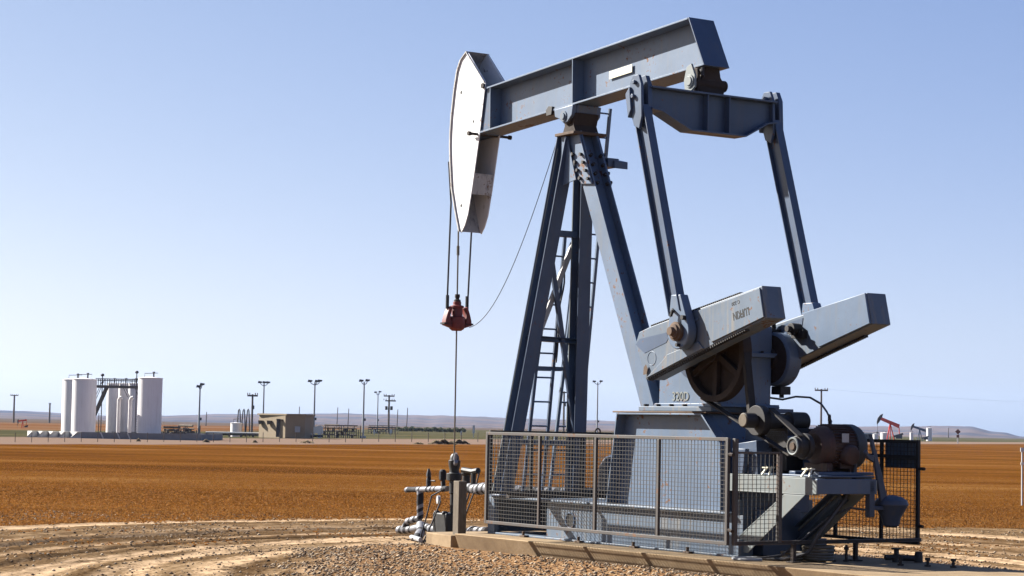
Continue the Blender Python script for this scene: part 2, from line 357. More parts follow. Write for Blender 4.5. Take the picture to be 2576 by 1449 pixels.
def build_ground():
    ys = np.concatenate([np.linspace(-60, 16, 12, endpoint=False), np.arange(16, 21, .5), np.arange(21, 48, .055), 48*np.geomspace(1, 320, 260)])
    nx = 521; tt = np.linspace(-1, 1, nx)
    Yg = np.repeat(ys[:, None], nx, 1); half = np.maximum(Yg+16, 34)*.36
    s = tt[None, :]; sp = np.sign(s)*np.where(np.abs(s) < .8, np.abs(s), .8+((np.abs(s)-.8)/.2)**2*2.4+(np.abs(s)-.8)*0)
    Xg = sp*half
    Z = ground_h(Xg, Yg); Z = np.where(Yg > 400, 0, Z)
    n, m = Yg.shape; co = np.stack([Xg, Yg, Z], -1).reshape(-1, 3).astype(np.float32)
    idx = np.arange(n*m).reshape(n, m); q = np.stack([idx[:-1, :-1], idx[:-1, 1:], idx[1:, 1:], idx[1:, :-1]], -1).reshape(-1, 4)
    me = bpy.data.meshes.new("ground"); me.vertices.add(len(co)); me.vertices.foreach_set('co', co.ravel())
    me.loops.add(q.size); me.loops.foreach_set('vertex_index', q.ravel().astype(np.int32)); me.polygons.add(len(q))
    me.polygons.foreach_set('loop_start', (np.arange(len(q))*4).astype(np.int32)); me.polygons.foreach_set('use_smooth', np.ones(len(q), bool)); me.update(calc_edges=True)
    me.materials.append(ground_mat()); o = bpy.data.objects.new("ground", me); sc.collection.objects.link(o)
    tag(o, "dirt yard with curved wheel tracks and a flat orange stubble field behind", None, None, 'structure')
build_ground()

def raw_mesh(name, verts, faces_n, nverts_per, mats, mi=None):
    me = bpy.data.meshes.new(name); me.vertices.add(len(verts)); me.vertices.foreach_set('co', verts.astype(np.float32).ravel())
    me.loops.add(faces_n.size); me.loops.foreach_set('vertex_index', faces_n.ravel().astype(np.int32)); me.polygons.add(len(faces_n))
    me.polygons.foreach_set('loop_start', (np.arange(len(faces_n))*nverts_per).astype(np.int32))
    for m in mats: me.materials.append(m)
    if mi is not None: me.polygons.foreach_set('material_index', mi.astype(np.int32))
    me.update(calc_edges=True); o = bpy.data.objects.new(name, me); sc.collection.objects.link(o); return o

def plain(name, col, rough=.9, sub=None):
    t = NT(name); n = t.noise(t.coord(), 1.5, 3); col = tuple(c*.66 for c in col)
    if sub:
        tr = t.n("BsdfTranslucent"); t.set(tr.inputs[0], tuple(c*1.3 for c in col)); mx = t.n("MixShader"); mx.inputs[0].default_value = sub
        t.t.links.new(t.b.outputs[0], mx.inputs[1]); t.t.links.new(tr.outputs[0], mx.inputs[2]); t.t.links.new(mx.outputs[0], t.t.nodes['Material Output'].inputs[0])
    return t.out(col=t.mix(t.mr(n, .3, .7), tuple(c*.75 for c in col), tuple(c*1.25 for c in col)), rough=rough, spec=.15)

def inside_pad(X, Y):
    dx = X-ORG.x; dy = Y-ORG.y; u = dx*U.x+dy*U.y; v = dx*V.x+dy*V.y
    return (u > -1.6) & (u < 9.5) & (np.abs(v) < 1.3)

def stones():
    N = 24000; X = rng.uniform(-9, 10, N*3); Y = 23.5+16.5*rng.random(N*3)**1.2; e = ell(X, Y)
    pr = np.where((e < .9) & (X > -2.8+vnoise(X, Y, .8, .8, 31)*2), 1.0, .10+.25*(vnoise(X, Y, .6, .6, 21) > .08)); pr = np.where((np.abs(e-1) < .03) | (np.abs(e-1.69) < .05), .04, pr)
    k = (rng.random(N*3) < pr) & ~inside_pad(X, Y) & (np.abs(X) < Y*.27); X = X[k][:N]; Y = Y[k][:N]; n = len(X)
    r = np.minimum(rng.gamma(2.2, .0038, n)+.006, .026); Z = ground_h(X, Y)+r*.3
    base = np.array([(1, 0, 0), (-1, 0, 0), (0, 1, 0), (0, -1, 0), (0, 0, 1), (0, 0, -1)], float); F = np.array([(0, 2, 4), (2, 1, 4), (1, 3, 4), (3, 0, 4), (2, 0, 5), (1, 2, 5), (3, 1, 5), (0, 3, 5)])
    th = rng.uniform(0, 6.28, n); c, s_ = np.cos(th), np.sin(th)
    b = base[None]*(1+rng.uniform(-.35, .35, (n, 6, 1))); b = b*np.array([1.2, .9, .65]); bx = b[..., 0]*c[:, None]-b[..., 1]*s_[:, None]; by = b[..., 0]*s_[:, None]+b[..., 1]*c[:, None]
    vs = np.stack([X[:, None]+bx*r[:, None], Y[:, None]+by*r[:, None], Z[:, None]+b[..., 2]*r[:, None]], -1).reshape(-1, 3)
    fs = (F[None]+np.arange(n)[:, None, None]*6).reshape(-1, 3); mi = np.repeat(rng.integers(0, 4, n), 8)
    o = raw_mesh("gravel", vs, fs, 3, [plain("stone_a", (.36, .26, .17)), plain("stone_b", (.17, .11, .065)), plain("stone_c", (.48, .37, .25)), plain("stone_d", (.09, .055, .032))], mi)
    tag(o, "loose brown stones and clods scattered over the dirt", "gravel", None, 'stuff')
stones()

def stubble():
    N = 90000; Y = 33+ (rng.random(N*2)**2.0)*60; X = rng.uniform(-1, 1, N*2)*(Y*.27)
    row = .5+.5*np.sin((Y+.06*X+vnoise(X, Y, .1, .1, 41)*2)*2*np.pi/1.1)
    k = (Y > edge_near(X)-.3+vnoise(X, Y, .7, .7, 42)*1.6) & (rng.random(N*2) < .35+.65*row); X = X[k][:N]; Y = Y[k][:N]; n = len(X)
    # a few dry tufts along the track verges too
    N2 = 1500; X2 = rng.uniform(-9, 10, N2*6); Y2 = rng.uniform(27, 40, N2*6); e = ell(X2, Y2); k2 = ((e > 1.04) & (e < 1.6) & (vnoise(X2, Y2, .5, .9, 43) > .06)) & ~inside_pad(X2, Y2) & (np.abs(X2) < Y2*.27)
    X2 = X2[k2][:N2]; Y2 = Y2[k2][:N2]; X = np.concatenate([X, X2]); Y = np.concatenate([Y, Y2]); small = np.concatenate([np.ones(n), np.full(len(X2), .9)]); n = len(X)
    Z = ground_h(X, Y); H = rng.uniform(.008, .026, n)*small*np.clip((95-Y)/45, .15, 1); Wd = rng.uniform(.006, .016, n)
    th = rng.uniform(0, 3.14, n); vs = []; 
    for a, lean in ((0, .5), (1.05, -.6), (2.1, .3)):
        c, s_ = np.cos(th+a), np.sin(th+a); lx = rng.uniform(-.5, .5, n)*H*2.6; ly = rng.uniform(-.5, .5, n)*H*2.6
        vs.append(np.stack([np.stack([X-c*Wd, Y-s_*Wd, Z-.01], -1), np.stack([X+c*Wd, Y+s_*Wd, Z-.01], -1), np.stack([X+lx+c*Wd*1.1, Y+ly+s_*Wd*1.1, Z+H], -1), np.stack([X+lx-c*Wd*.9, Y+ly-s_*Wd*.9, Z+H*.8], -1)], 1))
    vs = np.concatenate(vs, 0); m = len(vs); fs = np.arange(m*4).reshape(m, 4); mi0 = rng.integers(0, 4, n); mi = np.concatenate([mi0]*3)
    o = raw_mesh("stubble", vs.reshape(-1, 3), fs, 4, [plain("straw_a", (.25, .100, .022), .9, .5), plain("straw_b", (.215, .084, .018), .9, .5), plain("straw_c", (.29, .128, .034), .9, .5), plain("straw_d", (.25, .118, .036), .9, .5)], mi)
    tag(o, "low dry orange stubble covering the field behind the pumpjack", "stubble", None, 'stuff')
stubble()

def hills():
    prof = [(-400, 1028), (0, 1033), (60, 1034), (130, 1038), (200, 1044), (300, 1046), (420, 1045.5), (560, 1042.5), (700, 1042), (900, 1042), (1031, 1045), (1148, 1047), (1250, 1051), (1400, 1056), (1560, 1060), (1800, 1065), (2010, 1068.5), (2147, 1073.5), (2385, 1072.7), (2447, 1074), (2489, 1085), (2530, 1088), (2563, 1097), (2620, 1101), (2800, 1103), (3200, 1100)]
    def ray(px, py): return (rt2*((px-1288)/FPX) - up2*((py-724.5)/FPX) + fwd)
    rows = [1900, 2300, 2800, 3400, 4100, 4900, 5600, 6300]; xs = np.linspace(-380, 3000, 320); vs = []; 
    for j, D in enumerate(rows):
        f = j/(len(rows)-1)
        for px in xs:
            py = np.interp(px, [p[0] for p in prof], [p[1] for p in prof]); d = ray(px, py); s = D/d.y
            top = (CAM + d*(6300/d.y)).z; top = max(top, 2)
            k = f*f*(3-2*f); n = noise.noise(Vector((px*.006+j*.15, j*.9, 0)))*.22*k*(1-k)*4 + noise.noise(Vector((px*.03, j*1.7, 3)))*.06*(1 if j < len(rows)-1 else .12)
            z = top*(k+n)-.5 if j > 0 else -3
            X = CAM.x + d.x*s; vs.append((X, D, z))
    n = len(xs); 
    for px in xs:                                     # back slope
        d = ray(px, 1060); vs.append((d.x*7500/d.y, 7500, -5))
    R = len(rows)+1; b = MB(); b.add(vs, [(j*n+i, j*n+i+1, (j+1)*n+i+1, (j+1)*n+i) for j in range(R-1) for i in range(n-1)])
    t = NT("far_hillside"); p = t.pos(); n1 = t.noise(t.mapping(p, (.0011, .0012, .035)), 1, 6, .62, .6); n2 = t.noise(t.mapping(p, (.004, .004, .06)), 1, 5, .7)
    c = t.ramp(t.math('ADD', t.math('MULTIPLY', n1, .7), t.math('MULTIPLY', n2, .3)), [(.36, (.040, .046, .066)), (.45, (.060, .062, .080)), (.53, (.115, .088, .082)), (.62, (.066, .066, .072))])
    t.out(col=c, rough=1, spec=0)
    o = b.build("hills", t.m, ang=3); tag(o, "low purple grey hills with reddish fields along the horizon", None, None, 'structure')
hills()

# ------------------------------------------------------------------ concrete pad
b = MB(); b.prism([(-1.17, .235), (1.15, .235), (1.15, -.15), (-1.02, -.15)], -1.15, 11, 'x'); 
pad = b.build("concrete_pad", 'concrete', bevel=.012); pad.location = ORG; pad.rotation_euler = (0, 0, RZ)
tag(pad, "long weathered concrete pad under the pumpjack", None, None, 'structure')
b = MB(); b.prism([(-2.2, -1.0), (-1.3, -1.13), (-1.3, .9), (-2.3, .9)], -.15, .20, 'z')
pad2 = b.build("concrete_pad", 'concrete', bevel=.015); pad2.location = ORG; pad2.rotation_euler = (0, 0, RZ); tag(pad2, "small concrete block between the wellhead and the long pad", None, None, 'structure')

# ------------------------------------------------------------------ the pumpjack (local frame: x towards the tail, y to the far side)
PJ = empty("pumpjack", ORG, RZ, "large blue grey oil pumpjack with a white horse head, on the concrete pad", "pumpjack")
def part(b, name, mat, parent=PJ, bevel=.006, **k): return b.build(name, mat, parent, bevel, **k)

# skid
b = MB()
for s in (-1, 1):
    v0 = s*.67; vi = s*.59
    b.box(-1.1, 4.38, min(v0, s*.47), max(v0, s*.47), .235, .262); b.box(-1.1, 4.2, min(v0, s*.47), max(v0, s*.47), .728, .755)   # flanges
    b.box(.24, 4.36, min(vi, vi-s*.016), max(vi, vi-s*.016), .262, .728)                                                        # web
    b.box(-1.1, -.93, min(v0, vi), max(v0, vi), .262, .728)                                                                     # end plate
    b.box(4.36, 4.385, min(v0, s*.45), max(v0, s*.45), .262, .45)
    b.box(.24, .26, min(vi, s*.2), max(vi, s*.2), .262, .728)
b.box(-1.1, -1.07, -.58, .58, .262, .728); b.box(4.2, 4.24, -.57, .57, .262, .9); b.box(.236, .252, -.573, .573, .262, .728); b.box(-1.06, .24, -.56, .56, .730, .742); b.box(-1.06, .24, -.56, .56, .236, .25); b.box(.28, 4.2, -.45, .45, .735, .75)  # front bay deck, floor and cross plate added to keep its inside dark
skid = part(b, "skid", 'paint2')
b = MB(); b.torus((.80, -.595, .50), (0, 1, 0), .10, .014, 30, 6); part(b, "lifting_ring", 'paint', skid, 0)
b = MB(); b.lathe((.80, -.593, .50), (0, -1, 0), [(0, .098), (.001, .098)], 28); part(b, "hole", 'black', skid, 0)
b = MB()
for u in (-.2, 1.1, 2.3, 3.4): b.box(u, u+.12, -.73, -.68, .236, .262); b.bolt((u+.06, -.705, .262), (0, 0, 1), .02, .05)
part(b, "hold_down_clamp", 'rustlight', skid, .003)

# samson post
sp = MB(); sp.box(-.22, .24, -.27, .27, 5.66, 5.70)
post = part(sp, "samson_post_plate", 'rustlight')
for s in (-1, 1):
    b = MB(); b.hbeam((-.86, s*.60, .76), (-.10, s*.14, 5.66), (0, 1, 0), .22, .20, .02, .014)
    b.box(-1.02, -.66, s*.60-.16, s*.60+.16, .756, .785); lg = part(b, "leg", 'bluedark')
    b = MB(); b.bar((-.955, s*.60-.095, .80), (-.20, s*.14-.092, 5.5), .012, .012); part(b, "lit_edge_strip", 'ltsteel', lg, 0)  # pale strip that paints sunlight along the flange edge
b = MB(); b.hbeam((.09, 0, 5.66), (1.86, 0, 1.93), (1, 0, .3), .27, .26, .022, .016); rear = part(b, "rear_leg", 'paint')
b = MB(); b.prism([(-.05, 5.66), (.22, 5.66), (.54, 4.96), (.30, 4.98), (.24, 5.02)], -.165, -.142); b.prism([(-.05, 5.66), (.22, 5.66), (.54, 4.96), (.30, 4.98), (.24, 5.02)], .142, .165)
b.prism([(-.16, 5.66), (-.02, 5.66), (.22, 5.04), (-.16, 4.98)], -.205, -.19)
gus = part(b, "gusset_plate", 'paint', bevel=.004)
b = MB()
for i in range(4):
    for du in (.0, .19): b.bolt((.10+.06*i+du, -.165, 5.40-i*.115-.02*(du > 0)), (0, -1, 0), .024, .04); b.bolt((.10+.06*i+du, .165, 5.40-i*.13), (0, 1, 0), .027, .04)
    b.bolt((.36+.055*i, -.08, 5.36-i*.13), (1, 0, .4), .024, .05)
    b.bolt((.36+.055*i, .08, 5.36-i*.13), (1, 0, .4), .024, .05)
part(b, "bolt", 'darkiron', gus, 0)
def uf(z, off=-.86): return off+.131*(z-.76)
b = MB()
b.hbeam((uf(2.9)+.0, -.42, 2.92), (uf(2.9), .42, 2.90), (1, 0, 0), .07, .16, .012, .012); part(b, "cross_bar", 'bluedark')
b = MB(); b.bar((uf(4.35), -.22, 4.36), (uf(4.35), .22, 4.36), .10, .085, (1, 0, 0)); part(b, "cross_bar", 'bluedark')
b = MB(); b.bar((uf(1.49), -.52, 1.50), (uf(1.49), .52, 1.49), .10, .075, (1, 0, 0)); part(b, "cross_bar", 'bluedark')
b = MB(); b.bar((uf(2.2)-.03, -.42, 2.35), (uf(4.2)-.03, .22, 4.25), .05, .075, (1, 0, 0)); part(b, "diagonal_brace", 'whitescratch')
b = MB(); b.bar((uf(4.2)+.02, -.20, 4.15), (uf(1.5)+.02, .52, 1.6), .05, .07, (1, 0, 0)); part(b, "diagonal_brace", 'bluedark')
b = MB(); b.box(.02, .36, .22, .40, 5.24, 5.36); b.prism([(.22, 5.26), (.40, 5.22), (.40, 5.32), (.22, 5.36)], .30, .52); part(b, "side_bracket", 'bluedark')

# ladders on the samson post
def ladder(v0b, v1b, v0t, v1t, zb, zt, off, mat, rails=('bluedark', 'bluedark')):
    for (vb, vt, mm) in ((v0b, v0t, rails[0]), (v1b, v1t, rails[1])):
        b = MB(); b.bar((uf(zb, off), vb, zb), (uf(zt, off), vt, zt), .045, .03); part(b, "ladder_rail", mm, LD, 0)
    b = MB(); z = zb+.25
    while z < zt-.05:
        f = (z-zb)/(zt-zb); b.tube([(uf(z, off), v0b+(v0t-v0b)*f, z), (uf(z, off), v1b+(v1t-v1b)*f, z)], .013, 6); z += .335
    part(b, "rung", 'bluedark', LD, 0)
LD = empty("ladder"); LD.parent = PJ
ladder(-.17, .15, -.10, .14, .80, 4.40, -1.0, 'bluedark')
LD = empty("ladder"); LD.parent = PJ
ladder(.27, .70, .44, .70, .80, 6.15, -1.0, 'bluedark', ('paint', 'paint'))
b = MB(); hz = 2.52; pts = [(uf(hz, -1.0)-.42*math.sin(a), .15-.34*math.cos(a), hz) for a in np.linspace(0, math.pi, 15)]
for i in range(14): b.bar(pts[i], pts[i+1], .012, .055, (0, 0, 1)) if False else b.bar(pts[i], pts[i+1], .055, .012, (0, 0, 1))
b.bar(pts[0], pts[-1], .05, .012, (0, 0, 1)); part(b, "cage_hoop", 'bluedark', LD, 0)
b = MB()
for a in (.5, 1.57, 2.6): b.bar((uf(2.5, -1.0)-.42*math.sin(a), .15-.34*math.cos(a), 2.5), (uf(4.3, -1.0)-.36*math.sin(a), .2-.3*math.cos(a), 4.3), .035, .012)
part(b, "cage_bar", 'bluedark', LD, 0)
b = MB(); cp = [(uf(3.9-.1*i, -.95)+.01*math.sin(i), .14+.0*i+.02*math.sin(i*.7), 3.9-.1*i) for i in range(14)]; b.tube(cp, .013, 5); part(b, "safety_chain", 'cable', LD, 0)

# centre (saddle) bearing
b = MB(); b.prism([(-.15, 5.70), (.17, 5.70), (.12, 5.80), (.17, 5.96), (-.15, 5.96), (-.10, 5.80)], -.19, .19); b.cyl((.02, -.215, 5.89), (.02, .215, 5.89), .075); cb = part(b, "saddle_bearing", 'rust')
b = MB(); b.prism([(-.30, 6.045), (-.28, 5.94), (-.17, 5.90), (-.06, 5.83), (.03, 5.84), (.14, 5.93), (.16, 6.07)], -.235, -.16); b.prism([(-.28, 6.05), (-.16, 5.95), (.14, 5.94), (.19, 6.07)], -.165, .165)
b.prism([(-.30, 6.045), (-.28, 5.94), (-.17, 5.90), (-.06, 5.83), (.03, 5.84), (.14, 5.93), (.16, 6.07)], .16, .235); sb = part(b, "saddle_clamp", 'paint', cb, .012)
b = MB(); b.lathe((-.06, -.235, 5.93), (0, -1, 0), [(0, .075), (.012, .075), (.012, .045), (.03, .045)], 16); part(b, "bearing_cap", 'paint2', cb, 0)

# walking beam
WB = MB(); TL, TR_, BR_, BL_ = (-2.05, 6.59), (2.66, 6.885), (3.0, 6.235), (-2.26, 5.935)
def tz(u): return 6.59+(u+2.05)*(6.885-6.59)/4.71
def bz(u): return 5.935+(u+2.26)*(6.235-5.935)/5.26
WB.prism([(-2.12, tz(-2.12)), (2.64, tz(2.64)), (2.64, tz(2.64)-.024), (-2.12, tz(-2.12)-.024)], -.2, .2)
WB.prism([(-2.30, bz(-2.30)+.024), (2.97, bz(2.97)+.024), (2.97, bz(2.97)), (-2.30, bz(-2.30))], -.2, .2)
WB.prism([(-2.06, tz(-2.06)-.024), (2.63, tz(2.63)-.024), (2.94, bz(2.94)+.024), (-2.06, bz(-2.06)+.024)], -.010, .010)
beam = part(WB, "walking_beam", 'paint', bevel=.003)
b = MB(); b.prism([(2.642, 6.886), (2.662, 6.886), (3.0, 6.232), (2.972, 6.232)], -.2, .2); part(b, "end_plate", 'bluedark', beam)
for u, nm in ((-2.04, 0), (.06, 1)):
    for s in (-1, 1):
        b = MB(); b.prism([(u, tz(u)-.026), (u+.016, tz(u)-.026), (u+.03, bz(u)+.026), (u+.014, bz(u)+.026)], min(s*.012, s*.196), max(s*.012, s*.196)); part(b, "stiffener", 'paint', beam, .002)
b = MB(); b.prism([(.71, tz(.71)-.30), (1.23, tz(1.23)-.30), (1.23, tz(1.23)-.405), (.71, tz(.71)-.405)], -.034, -.028); [b.box(u_, u_+.02, -.028, -.012, tz(u_)-.36, tz(u_)-.34) for u_ in (.80, 1.14)]; part(b, "sign_plate", 'cream', beam, 0)
b = MB()
for s in (-1, 1): b.prism([(-.52, bz(-.5)-.05), (-.40, bz(-.4)-.05), (-.38, bz(-.4)+.06), (-.47, bz(-.45)+.08), (-.54, bz(-.5)+.03)], min(s*.17, s*.215), max(s*.17, s*.215))
part(b, "adjusting_lug", 'darkiron', beam, .003)

# horse head
arc = [(-2.73, 7.19), (-2.90, 7.08), (-2.99, 6.93), (-3.06, 6.66), (-3.125, 6.28), (-3.145, 6.03), (-3.145, 5.83), (-3.125, 5.59), (-3.07, 5.20), (-2.96, 4.87), (-2.83, 4.54)]
back = [(-2.78, 4.52), (-2.685, 4.62), (-2.60, 4.78), (-2.50, 5.15), (-2.33, 5.89), (-2.19, 6.67)]
ins = [(u+.022, z) for u, z in arc]
b = MB(); b.prism(ins+back, -.178, -.164); b.prism(ins+back, .164, .178); hd = part(b, "horse_head", 'white', bevel=.003)
b = MB()
for i in range(len(arc)-1): b.prism([arc[i], (arc[i][0]+.026, arc[i][1]), (arc[i+1][0]+.026, arc[i+1][1]), arc[i+1]], -.20, .20)
part(b, "arc_plate", 'whitescratch', hd, 0, smooth=True, ang=.9)
b = MB(); b.prism([(-2.72, 7.185), (-2.20, 6.68), (-2.21, 6.66), (-2.72, 7.16)], -.200, -.172); b.prism([(-2.72, 7.185), (-2.20, 6.68), (-2.21, 6.66), (-2.72, 7.16)], .172, .20)
b.prism([(-2.96, 6.80), (-2.30, 6.42), (-2.30, 6.40), (-2.96, 6.78)], -.163, .163); part(b, "rim_flange", 'whitescratch', hd, 0)
b = MB(); b.prism([(-2.475, 5.37), (-2.46, 5.37), (-2.53, 5.07), (-2.545, 5.07)], -.163, .163); part(b, "back_plate", 'whitescratch', hd, 0)
b = MB(); b.prism([(-3.12, 5.90), (-2.33, 5.93), (-2.33, 5.95), (-3.12, 5.92)], -.163, .163); b.box(-2.42, -2.04, -.15, .15, 5.96, 6.60); part(b, "hinge_box", 'bluedark', hd)
b = MB(); b.tube([(-2.52, -.24, 5.94), (-2.36, -.24, 5.93)], .018, 6); b.tube([(-2.38, -.3, 5.93), (-2.38, .38, 5.93)], .02, 8); b.bolt((-2.38, -.3, 5.93), (0, -1, 0), .035, .04); b.bolt((-2.38, .36, 5.93), (0, 1, 0), .035, .04)
b.lathe((-2.235, -.178, 6.62), (0, -1, 0), [(0, .04), (.03, .04)], 10); part(b, "hinge_pin", 'rust', hd, 0)
b = MB()
for (u, z, r) in ((-2.86, 6.60, .028), (-2.79, 4.92, .026), (-2.50, 6.13, .022), (-2.42, 6.95, 0)):
    if r: b.lathe((u, -.1785, z), (0, -1, 0), [(0, r), (.002, r)], 12)
part(b, "bolt_hole", 'black', hd, 0)
b = MB(); b.lathe((-2.71, .1635, 4.92), (0, -1, 0), [(0, .03), (.002, .03)], 12); part(b, "bolt_hole", 'farwhite', hd, 0)
# bridle
b = MB(); b.tube([(-3.155, -.19, 5.6), (-3.165, -.13, 5.0), (-3.145, -.17, 3.57)], .014, 6); part(b, "bridle_cable", 'cable', PJ, 0)
b = MB(); b.tube([(-3.155, .19, 5.6), (-3.10, .21, 5.0), (-3.12, .17, 3.57)], .014, 6); part(b, "bridle_cable", 'cable', PJ, 0)

# equalizer and tail bearing
EU = 2.93
b = MB()
b.prism([(-1.02, 5.885), (.94, 5.885), (.94, 5.862), (-1.02, 5.862)], EU-.12, EU+.12, 'x')
low = [(-1.02, 5.60), (-.86, 5.58), (-.42, 5.385), (.44, 5.385), (.80, 5.58), (.94, 5.60)]
for i in range(5): b.prism([low[i], low[i+1], (low[i+1][0], low[i+1][1]+.022), (low[i][0], low[i][1]+.022)], EU-.12, EU+.12, 'x')
b.prism(low+[(.94, 5.862), (-1.02, 5.862)], EU-.010, EU+.010, 'x')
for v in (-.16, .18): b.box(EU-.11, EU+.11, v-.008, v+.008, 5.405, 5.862)
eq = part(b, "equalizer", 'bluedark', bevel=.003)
b = MB(); b.prism([(-.20, 5.887), (.18, 5.887), (.20, 6.02), (.13, 6.12), (.11, 6.235), (-.11, 6.235), (-.14, 6.12), (-.21, 6.02)], EU-.17, EU-.02, 'x')
b.prism([(EU-.18, 6.215), (EU-.02, 6.20), (EU+.0, 6.05), (EU-.03, 5.89), (EU-.14, 5.89), (EU-.21, 6.03)], -.24, -.20); b.cyl((EU-.08, -.30, 6.02), (EU-.08, .24, 6.02), .075)
tb = part(b, "tail_bearing", 'rust', bevel=.01)
b = MB(); b.prism([(EU-.12, 6.215), (EU-.03, 6.25), (EU+.05, 6.10), (EU+.05, 5.95), (EU-.05, 5.89), (EU-.15, 5.92), (EU-.17, 6.05)], -.335, -.305); b.lathe((EU-.05, -.335, 6.03), (0, -1, 0), [(0, .085), (.015, .085), (.015, .06), (.028, .06)], 18); part(b, "bearing_cap", 'ltsteel', tb, .004)
b = MB(); b.tube([(EU-.20, -.24, 6.23), (EU+.02, -.20, 6.16), (EU+.05, -.20, 6.16)], .02, 6); b.lathe((EU+.06, -.22, 6.1), (0, 0, 1), [(0, .022), (.1, .022)], 8); part(b, "grease_fitting", 'darkiron', tb, 0)

# pitman arms
for s in (-1, 1):
    vt = -1.08 if s < 0 else .98; vb = -1.085 if s < 0 else .99; top = Vector((2.90, vt, 5.62)); bot = Vector((3.70, vb, 3.08))
    b = MB(); b.hbeam(top, bot, (0, 1, 0), .226, .118, .016, .020)
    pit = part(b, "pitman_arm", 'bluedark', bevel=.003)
    b = MB(); b.prism([(2.76, 5.93), (2.82, 6.02), (2.94, 6.02), (3.0, 5.9), (3.02, 5.5), (2.97, 5.35), (2.86, 5.40), (2.80, 5.55)], vt-.085, vt-.045); b.prism([(2.76, 5.93), (2.82, 6.02), (2.94, 6.02), (3.0, 5.9), (3.02, 5.5), (2.97, 5.35), (2.86, 5.40), (2.80, 5.55)], vt+.02, vt+.085)
    b.prism([(2.72, 5.80), (2.80, 5.88), (2.84, 5.60), (2.78, 5.5)], vt-.12, vt+.05); b.bolt((2.88, vt-.085, 5.93), (0, -1, 0), .03, .04); b.bolt((2.86, vt-.085, 5.76), (0, -1, 0), .03, .04)
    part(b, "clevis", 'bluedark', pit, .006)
    b = MB(); cu, cz = 3.77, 2.86; ang = [math.radians(a) for a in range(-200, 35, 15)]
    pts = [(cu+.21*math.cos(a), cz+.21*math.sin(a)) for a in ang]; pts += [(3.80, 3.30), (3.62, 3.30)]
    b0, b1 = (-1.13, -1.01) if s < 0 else (.90, 1.04); b.prism(pts, b0, b1); part(b, "pitman_bearing", 'paint', pit, .012)
    b = MB(); b.lathe((cu-.0, b0 if s < 0 else b1, cz), (0, s, 0), [(0, .115), (.05, .115), (.055, .09), (.08, .085), (.085, .055), (.13, .05)], 20); part(b, "crank_pin", 'rustlight', pit, .003)
    b = MB(); b.tube([(3.66, s*1.13, 3.12), (3.72, s*1.18, 3.1), (3.7, s*1.19, 3.04)], .022, 6); b.bolt((3.9, s*1.13, 3.02), (0, s, 0), .03, .05); b.bolt((3.80, s*1.13, 2.70), (0, s, 0), .022, .05); part(b, "grease_fitting", 'darkiron', pit, 0)

